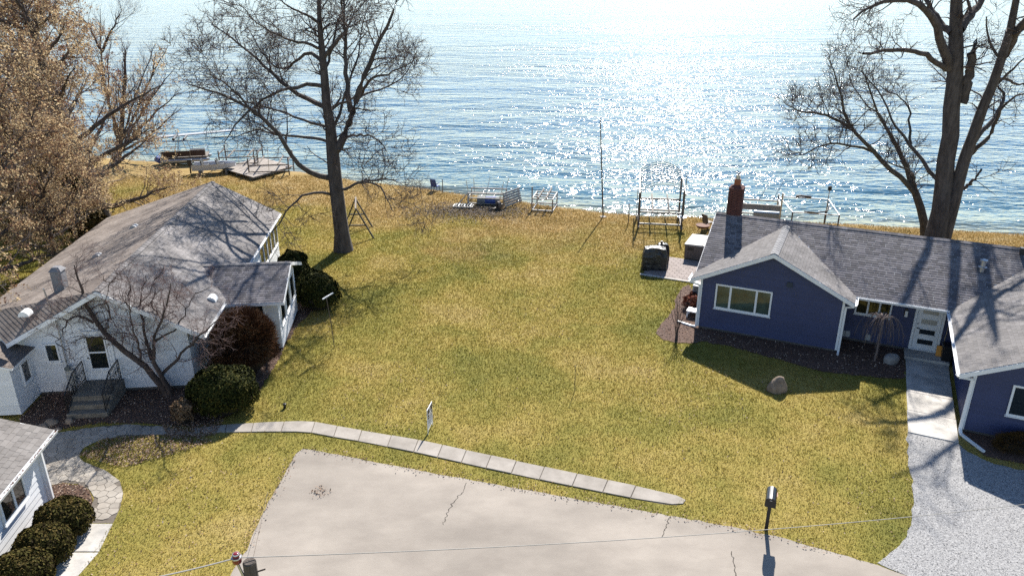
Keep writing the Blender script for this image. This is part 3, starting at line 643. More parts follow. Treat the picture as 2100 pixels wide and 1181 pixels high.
# ================================================================== WHITE HOUSE
wh = thing('white_house', 'white clapboard house with weathered grey shingle roof and side porch', 'house', tuple(WF.w(0, 0)), WF.rz)
CW = local_cam(WF)
RU, RWZ = -2.75, 4.45; sR = (RWZ - 2.5) / (.8 - RU); sL = (RWZ - 2.5) / (RU + 8.8); sF = (RWZ - 2.5) / (RU + 6.3)
zr = lambda u: RWZ - sR * (u - RU); zl = lambda u: RWZ - sL * (RU - u); zf = lambda u: RWZ - sF * (RU - u)
MB().extr([(-5.95, .02, .15), (-.02, .02, .15), (-.02, .02, zr(-.02) - .13), (RU, .02, RWZ - .14), (-5.95, .02, zf(-5.95) - .13)], (0, 15.5, 0)).build('wall', M_WHITE, wh)
MB().box(-8.3, -5.96, 2.4, 15.5, .15, 2.55).build('wall', M_WHITE, wh)
MB().box(-5.93, -.04, .04, 15.4, -.05, .17).build('foundation', M_FDN, wh)
siding(wh, (-5.82, .02), (1, 0), (0, -1), 5.82, .15, lambda s: (zr(-5.82 + s) if -5.82 + s > RU else zf(-5.82 + s)) - .15, M_WSID, .2)
siding(wh, (-.02, 0), (0, 1), (1, 0), 3.1, .15, lambda s: zr(0) - .14, M_WSID, .2)
MB().box(-.05, .03, -.03, .05, .15, zr(0) - .15).build('corner_board', M_TRIM, wh)
rw = MB()
rw.slab([(RU, -.5, RWZ), (.8, -.5, 2.5), (.8, 16, 2.5), (RU, 16, RWZ)], .1); rw.slab([(RU, -.5, RWZ), (RU, 16, RWZ), (-8.8, 16, 2.5), (-8.8, 2.5, 2.5)], .1)
rw.slab([(RU, -.5, RWZ), (-8.8, 2.5, 2.5), (-6.3, -.5, 2.5)], .1); rw = rw.build('roof', M_TRIM, wh)
kR, kL, kF = (1 / math.sqrt(1 + q * q) for q in (sR, sL, sF))
def sk_w(p): return p[0] > -.7 and 2.7 < p[1] < 7.7 and (3.3 - .36 * abs(p[1] - 5.2)) - .05 > p[2]
M_SHW2 = mat('old_house_shingle', (.17, .158, .158), .93, (.30, .28, .275), .75, bump=.004, bscale=120, island=.22, obj=.22, big=.12)
M_SHW3 = mat('brown_house_shingle', (.17, .135, .115), .93, (.32, .27, .235), .7, bump=.004, bscale=120, island=.13, obj=.13)
shingles(rw, (.8, -.5, 2.502), (0, 1, 0), (-kR, 0, sR * kR), [(0, 0), (16.5, 0), (16.5, 3.55 / kR), (0, 3.55 / kR)], M_SHW2, CW, skip=sk_w)
shingles(rw, (-8.8, -.5, 2.502), (0, 1, 0), (kL, 0, sL * kL), [(3.0, 0), (16.5, 0), (16.5, 6.05 / kL), (0, 6.05 / kL)], M_SHW3, CW, nmax=0)
hA, hB, hC = (np.array(q) for q in ((RU, -.5, RWZ + .002), (-6.3, -.5, 2.502), (-8.8, 2.5, 2.502))); ha = (hC - hB) / np.linalg.norm(hC - hB); hn = np.cross(ha, hA - hB); hn /= np.linalg.norm(hn); hs_ = np.cross(hn, ha); hs_ = hs_ if hs_[2] > 0 else -hs_
shingles(rw, hB, ha, hs_, [(0, 0), (np.linalg.norm(hC - hB), 0), ((hA - hB) @ ha, (hA - hB) @ hs_)], M_SHW3, CW, nmax=0)
ridge_caps(rw, (RU, -.5, RWZ + .01), (RU, 16, RWZ + .01), M_SHW2, .14, .05)
strip(wh, 'rake_board', (RU, -.5, RWZ - .01), (.8, -.5, 2.49), .17, .025, M_TRIM, (0, -1, 0)); strip(wh, 'rake_board', (RU, -.5, RWZ - .01), (-6.3, -.5, 2.49), .17, .025, M_TRIM, (0, -1, 0))
gutter(wh, (.8, -.5, 2.5), (.8, 2.6, 2.5), (1, 0, 0)); gutter(wh, (.8, 7.8, 2.5), (.8, 16, 2.5), (1, 0, 0))
# bump-out at the left front corner
MB().box(-8.2, -5.83, -1.53, .02, .1, 2.0).build('wall', M_WHITE, wh)
siding(wh, (-5.83, -1.55), (0, 1), (1, 0), 1.56, .1, lambda s: 2.05, M_WSID, .2); siding(wh, (-8.2, -1.53), (1, 0), (0, -1), 2.37, .1, lambda s: 2.05 + .28 * min(2.37 - s, 3), M_WSID, .2)
MB().slab([(-5.6, -1.75, 2.08), (-5.6, .0, 2.08), (-8.4, .0, 2.86), (-8.4, -1.75, 2.86)], .08).build('bump_roof', M_TRIM, wh)
shingles(wh, (-5.6, -1.75, 2.083), (0, 1, 0), (-.963, 0, .268), [(0, 0), (1.74, 0), (1.74, 2.9), (0, 2.9)], M_SHW3, CW, nmax=60)
window(wh, (-5.81, -1.55), (0, 1), (1, 0), .62, 1.2, 1.0, 1.85, (), glass=M_GLASS, fw=.06)
# front window, door, steps, meter
u0, u1, z0, z1 = wrect(WF, -.02, [(92, 706), (98, 742), (125, 741), (117, 705)]); window(wh, (0, 0), (1, 0), (0, -1), u0, u1, z0, z1 + .02, (), glass=M_GLASS, fw=.06)
u0, u1, z0, z1 = wrect(WF, -.02, [(190, 772), (232, 772), (183, 706), (222, 706)]); DZ = .62; dc = (u0 + u1) / 2
sdoor = MB().box(dc - .46, dc + .46, -.06, .01, DZ, DZ + 2.05).build('storm_door', M_TRIM, wh)
window(sdoor, (0, -.06), (1, 0), (0, -1), dc - .36, dc + .36, DZ + .45, DZ + 1.9, (), glass=M_GLASS, fw=.05, rail=.5, out=.05)
MB().tube([(dc - .4, -.06, DZ + .95), (dc - .4, -.13, DZ + .95), (dc - .33, -.13, DZ + .95)], .018).build('handle', M_BLACK, sdoor)
mbf = MB(); mbf.box(dc - .56, dc - .465, -.05, .01, DZ, DZ + 2.15); mbf.box(dc + .465, dc + .56, -.05, .01, DZ, DZ + 2.15); mbf.build('door_frame', M_TRIM, sdoor)
M_STEP = mat('step_concrete', (.16, .14, .115), .95, (.27, .24, .2), 5, bump=.006)
stp2 = MB(); stp2.box(dc - .72, dc + .72, -1.3, -.02, -.02, .58); stp2.box(dc - .72, dc + .72, -1.62, -1.302, -.02, .39); stp2.box(dc - .72, dc + .72, -1.94, -1.622, -.02, .2); steps = stp2.build('front_steps', M_STEP, wh, bevel=.015)
for s in (-1, 1):
    x = dc + s * .66; rl = MB(); rl.bar((x, -.08, 1.45), (x, -.95, 1.4), .035); rl.bar((x, -.95, 1.4), (x, -1.85, .95), .035); rl.bar((x, -.08, .72), (x, -.95, .7), .025)
    rl.bar((x, -.08, .58), (x, -.08, 1.45), .03); rl.bar((x, -.95, .58), (x, -.95, 1.4), .03); rl.bar((x, -1.85, .2), (x, -1.85, .95), .03); rl.bar((x, -.95, .7), (x, -1.85, .3), .025)
    for k in range(1, 8): rl.bar((x, -.08 - k * .108, .6), (x, -.08 - k * .108, 1.43), .014)
    for k in range(1, 8): rl.bar((x, -.95 - k * .112, .6 - .05 * k), (x, -.95 - k * .112, 1.4 - .056 * k), .014)
    for k in range(4):
        pts = [(x, -.2 - k * .2 + .06 * math.cos(a), 1.05 + .09 * math.sin(a)) for a in np.linspace(0, 5.4, 10)]; rl.tube(pts, .008, 5)
    rl.build('railing', M_BLACK, steps)
um, zm_ = WF.on_v(146, 772, -.1)
mbx = MB().box(um - .16, um + .16, -.16, -.01, zm_ - .36, zm_ + .3).build('meter_box', M_GREYP, wh, bevel=.02)
MB().tube([(um, -.16, zm_ + .42), (um, -.28, zm_ + .42)], .1, 14).build('meter', mat('meter_glass', (.2, .22, .22), .15), mbx); MB().tube([(um - .05, -.09, zm_ + .3), (um - .06, -.09, 3.1), (um - .06, -.4, 4.6)], .03, 8).tube([(um + .05, -.09, zm_ - .36), (um + .05, -.09, 0)], .035, 8).tube([(um - .06, -.09, zm_ - .36), (um - .06, -.09, 0)], .035, 8).build('conduit', M_STEEL, mbx)
# hood vents and chimney
def hood(p, s, m1, parent, tilt=(0, 1)):
    x, y, z = p; mb = MB(); n_ = 10; pts0 = [(x + s * .5 * math.cos(a) * 1.0, y - s * .5, z - .08 + s * .55 * max(0, math.sin(a))) for a in np.linspace(0, math.pi, n_)]
    mb.extr(pts0, (0, s, 0)); return mb.build('roof_vent', m1, parent)
hood((.35, 2.55, zr(.35)), .42, M_TRIM, wh)
for (x, y) in ((276, 466), (200, 525), (52, 642)):
    d = ray(x, y); c0 = np.array(WF.loc(CAM)); dl = np.array([d[:2] @ WF.u, d[:2] @ WF.v, d[2]]); t = (RWZ - sL * RU + sL * c0[0] - c0[2]) / (dl[2] - sL * dl[0]); p = c0 + dl * t
    hood(p, .38, M_GREYP if x > 100 else M_TRIM, wh)
MB().box(-5.2, -4.8, 1.5, 1.9, 3.2, 4.55).hexa([(-5.24, 1.46, 4.55), (-4.76, 1.46, 4.55), (-4.76, 1.94, 4.55), (-5.24, 1.94, 4.55), (-5.12, 1.58, 4.7), (-4.88, 1.58, 4.7), (-4.88, 1.82, 4.7), (-5.12, 1.82, 4.7)]).build('chimney', mat('grey_chimney', (.2, .2, .215), .8, (.3, .3, .315), 5), wh)
# side porch
MB().extr([(2.83, 3.12, .1), (2.83, 7.28, .1), (2.83, 7.28, 2.5), (2.83, 5.2, 3.2), (2.83, 3.12, 2.5)], (-2.8, 0, 0)).build('porch_wall', M_WHITE, wh)
siding(wh, (2.85, 3.1), (0, 1), (1, 0), 4.2, .1, lambda s: (3.2 - .36 * abs(s - 2.1)), M_WSID, .16); siding(wh, (0, 3.1), (1, 0), (0, -1), 2.85, .1, lambda s: 2.42, M_WSID, .16)
pr = MB(); pr.slab([(-.9, 5.2, 3.3), (3.2, 5.2, 3.3), (3.2, 2.7, 2.4), (.5, 2.7, 2.4)][::-1], .09); pr.slab([(-.9, 5.2, 3.3), (3.2, 5.2, 3.3), (3.2, 7.7, 2.4), (.5, 7.7, 2.4)], .09); pr = pr.build('porch_roof', M_TRIM, wh)
kp = 1 / math.sqrt(1 + .36 ** 2); shingles(pr, (-.9, 2.7, 2.402), (1, 0, 0), (0, kp, .36 * kp), [(1.75, 0), (4.1, 0), (4.1, 2.5 / kp), (.15, 2.5 / kp)], M_SHB, CW, nmax=300); shingles(pr, (-.9, 7.7, 2.402), (1, 0, 0), (0, -kp, .36 * kp), [(1.75, 0), (4.1, 0), (4.1, 2.5 / kp), (.15, 2.5 / kp)], M_SHB, CW, nmax=0)
ridge_caps(pr, (-.75, 5.2, 3.31), (3.2, 5.2, 3.31), M_SHW2, .13, .04)
strip(wh, 'rake_board', (3.2, 5.2, 3.29), (3.2, 2.7, 2.39), .14, .02, M_TRIM, (1, 0, 0)); strip(wh, 'rake_board', (3.2, 5.2, 3.29), (3.2, 7.7, 2.39), .14, .02, M_TRIM, (1, 0, 0)); strip(wh, 'fascia', (.8, 2.7, 2.395), (3.2, 2.7, 2.395), .12, .02, M_TRIM, (0, -1, 0))
for k in range(3): window(wh, (2.85, 3.1), (0, 1), (1, 0), .3 + k * 1.25, 1.35 + k * 1.25, 1.0, 2.25, (), glass=M_GLASS, fw=.07)
window(wh, (0, 3.1), (1, 0), (0, -1), 1.1, 2.3, 1.0, 2.2, (.5,), glass=M_GLASS, fw=.07)
# glazed sun room further back
MB().box(.0, .58, 8.6, 15.4, .1, 2.35).build('sunroom_wall', M_WHITE, wh); siding(wh, (.6, 8.6), (0, 1), (1, 0), 6.8, .1, lambda s: 2.3, M_WSID, .2)
for k in range(5): window(wh, (.6, 8.6), (0, 1), (1, 0), 1.9 + k * .96, 2.8 + k * .96, .95, 2.2, (), glass=M_GLASS, fw=.06)
# ================================================================== SMALL WHITE GARAGE (near left)
gp = G(103, 1027); GF = Frame(gp, -6.0)
ga = thing('white_garage', 'small white sided garage with pale grey shingle roof beside the clipped shrubs', 'garage', (gp[0], gp[1], 0), GF.rz); CG = local_cam(GF)
MB().extr([(-6, -.02, .05), (-.02, -.02, .05), (-.02, -.02, 2.2), (-3, -.02, 3.3), (-6, -.02, 2.2)], (0, -7, 0)).build('wall', M_WHITE, ga)
siding(ga, (-.02, -7), (0, 1), (1, 0), 7.0, .05, lambda s: 2.22, M_WSID, .2)
MB().box(-.06, .05, -.07, .04, .05, 2.2).build('corner_board', M_TRIM, ga)
garf = MB().slab([(.42, .42, 2.28), (-3, .42, 3.45), (-3, -7.4, 3.45), (.42, -7.4, 2.28)], .1).slab([(-3, .42, 3.45), (-6.42, .42, 2.28), (-6.42, -7.4, 2.28), (-3, -7.4, 3.45)], .1).build('roof', M_TRIM, ga)
sg = 1.17 / 3.42; kq = 1 / math.sqrt(1 + sg * sg)
shingles(garf, (.42, -7.4, 2.283), (0, 1, 0), (-kq, 0, sg * kq), [(0, 0), (7.82, 0), (7.82, 3.42 / kq), (0, 3.42 / kq)], M_SHG, CG, expo=.16, wid=.34)
gutter(ga, (.42, -7.4, 2.28), (.42, .42, 2.28), (1, 0, 0)); strip(ga, 'rake_board', (.42, .42, 2.27), (-3, .42, 3.44), .15, .02, M_TRIM, (0, 1, 0))
MB().bar((.08, .02, 2.1), (.08, .02, .1), .08).bar((.46, .3, 2.2), (.08, .02, 2.05), .07).build('downspout', M_TRIM, ga)
window(ga, (0, 0), (0, -1), (1, 0), 1.05, 2.35, .95, 2.05, (.47,), glass=M_GLASS, fw=.07)
litter_gut = MB()
for k in range(160):
    y = RN.uniform(-4, .4); x = .48 + RN.uniform(-.035, .035); a = RN.uniform(0, 3.1); s_ = .03; litter_gut.add([(x - s_ * math.cos(a), y - s_ * math.sin(a), 2.245), (x + .02, y + .01, 2.262), (x + s_ * math.cos(a), y + s_ * math.sin(a), 2.25), (x - .02, y - .01, 2.25)], [(0, 1, 2, 3)])
gl_ = litter_gut.build('gutter_leaves', island_mat('gutter_leaf', [(.10, .04, .025), (.25, .11, .07), (.33, .2, .14)]), ga); gl_['kind'] = 'stuff'

# ================================================================== TREES
def tubes(P, Rr, k):                                   # P (N,n,3), Rr (N,n) -> verts, quads
    P = np.asarray(P, float); N, n_, _ = P.shape; T = np.gradient(P, axis=1); T /= np.linalg.norm(T, axis=2, keepdims=True) + 1e-9
    ref = np.where(np.abs(T[..., 2:3]) < .9, np.array([0, 0, 1.]), np.array([1., 0, 0])); X = np.cross(T, ref); X /= np.linalg.norm(X, axis=2, keepdims=True) + 1e-9; Y = np.cross(T, X)
    a = np.arange(k) * 2 * np.pi / k; Vv = P[:, :, None, :] + (X[:, :, None, :] * np.cos(a)[None, None, :, None] + Y[:, :, None, :] * np.sin(a)[None, None, :, None]) * np.asarray(Rr)[:, :, None, None]
    base = (np.arange(N) * n_ * k)[:, None, None] + (np.arange(n_ - 1) * k)[None, :, None]; j = np.arange(k)[None, None, :]; j2 = (j + 1) % k
    Q = np.stack([base + j, base + j2, base + j2 + k, base + j + k], -1).reshape(-1, 4)
    return Vv.reshape(-1, 3), Q
def multi_tubes(name, groups, m, parent, kind=None, smooth=True):
    Vs, Qs, off = [], [], 0
    for (P, Rr, k) in groups:
        if len(P) == 0: continue
        v, q = tubes(P, Rr, k); Vs.append(v); Qs.append(q + off); off += len(v)
    return np_mesh(name, np.concatenate(Vs), np.concatenate(Qs), m, parent, smooth, kind)
def resample(path, n_):
    P = np.array(path, float); d = np.r_[0, np.cumsum(np.linalg.norm(np.diff(P[:, :3], axis=0), axis=1))]; t = np.linspace(0, d[-1], n_)
    q = np.stack([np.interp(t, d, P[:, i]) for i in range(P.shape[1])], 1)
    if n_ > 4:                                         # soften corners
        for _ in range(2): q[1:-1, :3] = q[1:-1, :3] * .5 + (q[:-2, :3] + q[2:, :3]) * .25
    return q
def unit(v): return v / (np.linalg.norm(v, axis=-1, keepdims=True) + 1e-9)
def children(paths, rad, per_m, length, r_frac, n_, spread, lift, wig, start=.15, rmax=1e9, cluster_end=True, rmin=.004, droop=0.):
    # paths (N,n,3), rad (N,n): side shoots along them
    P_out, R_out = [], []
    N, n0, _ = paths.shape
    seg = np.linalg.norm(np.diff(paths, axis=1), axis=2).sum(1)
    cnt = RN.poisson(np.maximum(per_m * seg * (1 - start), .01)); cnt = np.minimum(cnt, 40)
    idx = np.repeat(np.arange(N), cnt)
    if len(idx) == 0: return np.zeros((0, n_, 3)), np.zeros((0, n_))
    t = start + (1 - start) * RN.random(len(idx)) ** .8; f = t * (n0 - 1); i0 = np.minimum(f.astype(int), n0 - 2); fr = (f - i0)[:, None]
    p = paths[idx, i0] * (1 - fr) + paths[idx, i0 + 1] * fr; r = rad[idx, i0] * (1 - fr[:, 0]) + rad[idx, i0 + 1] * fr[:, 0]
    tan = unit(paths[idx, i0 + 1] - paths[idx, i0]); rnd = unit(RN.normal(size=(len(idx), 3))); perp = unit(rnd - tan * (rnd * tan).sum(1, keepdims=True))
    d = unit(tan * (1 - spread) + perp * spread + np.array([0, 0, lift]))
    L = length * RN.uniform(.45, 1.15, len(idx)) * (1.1 - .55 * t); step = (L / (n_ - 1))[:, None]
    pts = [p]; 
    for _ in range(n_ - 1):
        d = unit(d + RN.normal(0, wig, (len(idx), 3)) + np.array([0, 0, lift * .25 - droop])); p = p + d * step; pts.append(p)
    r0 = np.minimum(np.maximum(r * r_frac, rmin), rmax); tp = np.linspace(1, .35, n_)
    return np.stack(pts, 1), r0[:, None] * tp[None, :]
def grow_tree(root, limbs, levels, trunk_m, twig_m, limb_n=14, side_m=.5, side_l=3.4):
    # limbs: list of arrays (k,4) world points + radius. levels: dicts for children()
    o = np.array(root.location)
    L = [resample(q, limb_n) for q in limbs]; P = np.stack([q[:, :3] for q in L]) ; Rr = np.stack([q[:, 3] for q in L])
    jit = RN.normal(0, .035, P.shape); jit[:, 0] = 0; P = P + jit
    multi_tubes('trunk', [(P[:1] - o, Rr[:1], 14)], trunk_m, root)
    for i in range(1, len(P)): multi_tubes('limb', [(P[i:i + 1] - o, Rr[i:i + 1], 8)], trunk_m, root)
    # a few long side limbs, then branches on both, then twigs
    side = children(P, Rr, per_m=side_m, length=side_l, r_frac=.38, n_=7, spread=.58, lift=.14, wig=.22, start=.3, rmax=.09, rmin=.02)
    for i in range(min(len(side[0]), 90)): multi_tubes('limb', [(side[0][i:i + 1] - o, side[1][i:i + 1], 6)], trunk_m, root)
    src = [(P, Rr), (side[0][:90], side[1][:90])]; groups = []; last = None
    for lv in levels:
        lv = dict(lv); k = lv.pop('k'); cs = [children(s[0], s[1], **lv) for s in src if len(s[0])]; c = (np.concatenate([q[0] for q in cs]), np.concatenate([q[1] for q in cs]))
        groups.append((c[0] - o, c[1], k)); src = [c]; last = c
    multi_tubes('branches', groups[:1], twig_m, root, 'stuff')
    if len(groups) > 1: multi_tubes('twigs', groups[1:], twig_m, root, 'stuff')
    return P, last
def buds(root, pts, size, m, name='buds', jit=.08, flat=False):
    N = len(pts); c = pts + RN.normal(0, jit, pts.shape) - np.array(root.location); a = unit(RN.normal(size=(N, 3))); b_ = unit(np.cross(a, unit(RN.normal(size=(N, 3))))); s = (size * RN.uniform(.5, 1.3, N))[:, None]
    Vv = np.stack([c - a * s, c - b_ * s * .6, c + a * s, c + b_ * s * .6], 1).reshape(-1, 3); Q = np.arange(N * 4).reshape(-1, 4)
    return np_mesh(name, Vv, Q, m, root, kind='stuff')
def trace(pts, base, dep0=0., dep1=0., r0=None, r1=None):    # photo pixels -> limb at the tree's own distance, drifting dep0..dep1 m behind/in front of it
    n_ = len(pts); out = []
    for i, q in enumerate(pts):
        t = i / (n_ - 1); p = at(q[0], q[1], base[1] + dep0 + (dep1 - dep0) * t); r = q[2] if len(q) > 2 else r0 + (r1 - r0) * t; out.append((p[0], p[1], p[2], r))
    return out

# ---- big bare tree on the lawn
b0 = G(705, 514); T1 = thing('bare_tree', 'large bare tree with dark trunk on the lawn beside the white house', 'tree', tuple(b0))
tr = trace([(705, 519, .62), (703, 508, .5), (699, 470, .43), (693, 420, .40), (688, 385, .39), (684, 350, .38), (682, 310, .36), (678, 270, .30), (671, 225, .26), (668, 180, .23), (664, 130, .2), (659, 80, .16), (656, 40, .12), (652, -20, .1), (656, -90, .05)], b0)
LB = [tr]
def lim(pts, d1, r0, r1): LB.append(trace(pts, b0, 0, d1, r0, r1))
lim([(682, 318), (704, 300), (712, 262), (720, 228), (733, 205), (745, 168), (763, 112), (786, 72), (805, 40), (812, 0)], -1.5, .26, .05)
lim([(719, 230), (713, 182), (706, 125), (712, 80), (703, 30), (706, -30)], 1.5, .16, .04)
lim([(735, 202), (760, 162), (800, 150), (846, 128)], -2.5, .1, .02)
lim([(681, 366), (642, 361), (616, 346), (596, 316), (577, 281), (556, 256), (520, 222), (478, 202), (428, 186), (388, 172)], -3.5, .17, .03)
lim([(577, 281), (545, 250), (520, 236), (498, 202), (458, 162), (418, 148)], -4.0, .09, .02)
lim([(676, 292), (640, 281), (592, 281), (560, 275), (520, 262), (470, 290)], 2.5, .1, .02)
lim([(672, 222), (632, 206), (604, 186), (570, 166), (550, 141), (518, 112), (478, 80), (436, 52)], 2.5, .16, .03)
lim([(668, 178), (626, 171), (600, 178), (560, 191), (518, 216), (478, 262), (458, 292)], -2.5, .12, .02)
lim([(664, 132), (642, 106), (620, 108), (600, 132), (582, 150), (548, 128), (510, 60)], 3.2, .12, .02)
lim([(666, 115), (692, 84), (716, 56), (701, 24), (703, -20)], -2, .13, .03)
lim([(657, 52), (640, 36), (602, 18), (560, -6)], -2, .1, .02)
lim([(664, 150), (676, 120), (690, 60), (700, 20), (730, -20)], 3, .09, .02)
lim([(690, 393), (715, 386), (740, 371), (770, 376), (795, 402), (802, 432)], -2.2, .1, .02)
lim([(742, 372), (790, 366), (835, 378)], -3.4, .06, .015)
lim([(688, 402), (652, 392), (616, 400), (594, 426), (568, 462), (540, 498)], -3.0, .09, .02)
lim([(698, 284), (740, 276), (770, 281), (792, 312)], -2.5, .08, .02)
lim([(680, 268), (700, 240), (705, 190), (735, 120), (740, 60), (755, 10)], 4, .1, .02)
lim([(660, 100), (630, 90), (590, 80), (540, 60), (490, 10)], -3.5, .09, .02)
lim([(671, 230), (700, 210), (760, 190), (820, 170), (850, 120)], 4, .09, .02)
lim([(676, 262), (630, 250), (570, 225), (500, 205), (440, 220)], 4.2, .09, .02)
grow_tree(T1, LB, [dict(per_m=3.2, length=2.7, r_frac=.42, n_=6, spread=.62, lift=.16, wig=.2, start=.3, rmax=.05, k=5), dict(per_m=3.8, length=1.4, r_frac=.5, n_=4, spread=.6, lift=.1, wig=.2, rmax=.024, rmin=.014, k=4), dict(per_m=5.5, length=.65, r_frac=.6, n_=3, spread=.6, lift=.08, wig=.2, rmax=.013, rmin=.010, k=3)], M_BARK, M_TWIG)

# ---- big bare tree behind the navy house
b1 = G(1914, 528); T2 = thing('bare_tree', 'massive bare tree with twin leaning trunks behind the navy house', 'tree', tuple(b1))
LB = [trace([(1912, 532, .72), (1919, 490, .58), (1935, 400, .5), (1943, 320, .45), (1952, 240, .42), (1957, 180, .41), (1962, 120, .39), (1966, 70, .36), (1962, 30, .29), (1956, -30, .27), (1960, -110, .2), (1950, -200, .08)], b1)]
def lim(pts, d1, r0, r1, base=b1): LB.append(trace(pts, base, 0, d1, r0, r1))
lim([(1930, 510), (1944, 450), (1960, 385), (1972, 340), (1990, 290), (2014, 230), (2036, 165), (2058, 112), (2072, 55), (2086, 0), (2100, -80), (2120, -180)], -1.5, .4, .11)
lim([(2058, 112), (2082, 72), (2108, 36), (2140, -20)], -3, .3, .1)
lim([(1972, 212), (1985, 165), (1990, 135), (1994, 108)], -.6, .28, .2)
lim([(1945, 142), (1933, 112), (1930, 70), (1912, 32), (1894, 10), (1860, -2), (1815, 0), (1770, 18), (1750, 40)], -3, .26, .04)
lim([(1940, 142), (1916, 126), (1890, 106), (1842, 103), (1800, 105), (1766, 111)], -3.5, .16, .06)
lim([(1952, 68), (1925, 45), (1902, 8), (1890, -40)], 2.5, .2, .08)
lim([(1966, 62), (1986, 34), (2010, 8), (2030, -50)], 2, .3, .1)
lim([(1990, 300), (2022, 262), (2046, 230), (2064, 202), (2056, 182), (2030, 164)], 2.2, .15, .04)
lim([(1984, 322), (2012, 300), (2038, 266), (2046, 230), (2062, 205), (2100, 190)], -2.2, .14, .04)
lim([(1976, 388), (1994, 372), (2012, 350)], -1, .1, .06)
lim([(1934, 384), (1912, 362), (1900, 338), (1872, 302), (1850, 276), (1830, 258), (1815, 200), (1770, 150)], 1.5, .13, .03)
lim([(2040, 160), (2070, 165), (2100, 178), (2140, 170)], 1.5, .09, .03)
lim([(1960, -20), (1920, -70), (1850, -110), (1790, -100)], -3, .2, .04)
lim([(1958, -60), (2000, -120), (2060, -160)], 3, .2, .05)
lim([(2100, -60), (2150, -110), (2200, -140)], 2, .16, .04)
grow_tree(T2, LB, [dict(per_m=2.2, length=2.6, r_frac=.3, n_=6, spread=.66, lift=.12, wig=.24, start=.4, rmax=.05, k=5), dict(per_m=3.4, length=1.3, r_frac=.5, n_=4, spread=.6, lift=.08, wig=.2, rmax=.024, rmin=.014, k=4), dict(per_m=4.6, length=.6, r_frac=.6, n_=3, spread=.6, lift=.06, wig=.2, rmax=.013, rmin=.010, k=3)], M_BARK, M_TWIG)
b2 = G(1897, 512); T3 = thing('slender_tree', 'slender spreading bare tree with forked mossy trunk beside the massive twin trunk', 'tree', tuple(b2))
LB = [trace([(1898, 516, .26), (1893, 450, .24), (1884, 412, .22), (1874, 390, .2), (1868, 372, .17), (1866, 350, .14), (1852, 328, .12), (1832, 292, .1), (1815, 260, .08), (1800, 230, .06), (1778, 180, .04), (1768, 140, .02)], b2)]
def lim2(pts, d1, r0, r1): lim(pts, d1, r0, r1, b2)
lim2([(1876, 396), (1862, 372), (1822, 346), (1792, 312), (1770, 290), (1742, 262), (1730, 240), (1725, 200), (1715, 152), (1698, 118)], -2, .17, .02)
lim2([(1742, 262), (1702, 236), (1642, 230), (1606, 206)], -3, .09, .02)
lim2([(1792, 312), (1752, 298), (1692, 294), (1652, 317), (1630, 320)], -3.2, .08, .02)
lim2([(1880, 396), (1872, 352), (1850, 346), (1820, 330)], -1, .08, .03)
lim2([(1868, 296), (1866, 262), (1868, 230), (1856, 202), (1830, 194), (1790, 170)], 2.6, .08, .02)
lim2([(1815, 258), (1810, 240), (1770, 210), (1740, 160), (1735, 100)], 2, .05, .015)
grow_tree(T3, LB, [dict(per_m=4.6, length=2.1, r_frac=.42, n_=6, spread=.6, lift=.2, wig=.24, start=.28, rmax=.035, k=5), dict(per_m=4.2, length=1.1, r_frac=.5, n_=4, spread=.55, lift=.16, wig=.2, rmax=.022, rmin=.014, k=4), dict(per_m=6, length=.5, r_frac=.6, n_=3, spread=.55, lift=.1, wig=.2, rmax=.013, rmin=.010, k=3)], mat('mossy_bark', (.06, .048, .04), .95, (.15, .13, .10), 5, bump=.02, bscale=14), M_TWIG)

# ---- ornamental two-stem tree at the white house front
b3 = WF.w(-1.1, -.45); T4 = thing('ornamental_tree', 'bare twisted ornamental tree growing against the white house front', 'tree', tuple(b3))
LB = [trace([(345, 812, .17), (338, 798, .14), (320, 776, .125), (292, 747, .11), (252, 712, .1), (216, 690, .09), (192, 662, .08), (172, 622, .06), (160, 585, .045), (155, 545, .02)], b3)]
def lim3(pts, d1, r0, r1): lim(pts, d1, r0, r1, b3)
lim3([(350, 812), (342, 790), (326, 764), (311, 738), (312, 705), (326, 665), (345, 620), (350, 585)], -.6, .12, .015)
lim3([(311, 738), (300, 702), (286, 645), (290, 600), (300, 565)], .3, .07, .012)
lim3([(330, 772), (360, 742), (390, 704), (428, 672), (452, 652)], -.5, .07, .012)
lim3([(318, 700), (345, 690), (375, 650), (400, 600)], .4, .05, .01)
lim3([(292, 745), (284, 705), (268, 655), (262, 600)], -.7, .05, .01)
lim3([(192, 662), (162, 645), (138, 658), (128, 690), (112, 706)], -.8, .05, .01)
lim3([(252, 712), (210, 690), (170, 692), (142, 705)], -1, .045, .01)
lim3([(216, 690), (225, 640), (215, 600), (240, 560)], -.6, .04, .01)
lim3([(330, 660), (310, 620), (320, 570)], .5, .04, .01); lim3([(390, 704), (420, 700), (455, 690)], -1, .03, .008)
grow_tree(T4, LB, [dict(per_m=6.0, length=1.4, r_frac=.4, n_=6, spread=.6, lift=.06, wig=.26, start=.25, rmax=.02, rmin=.008, k=5, droop=.03), dict(per_m=7., length=.7, r_frac=.5, n_=4, spread=.6, lift=.0, wig=.22, rmax=.009, rmin=.006, k=3, droop=.03), dict(per_m=8, length=.3, r_frac=.7, n_=3, spread=.6, lift=0, wig=.2, rmax=.006, rmin=.0045, k=3, droop=.03)], mat('brown_bark', (.06, .042, .034), .95, (.13, .095, .08), 6, bump=.012), M_TWIG_RED, side_m=1.2, side_l=1.5)

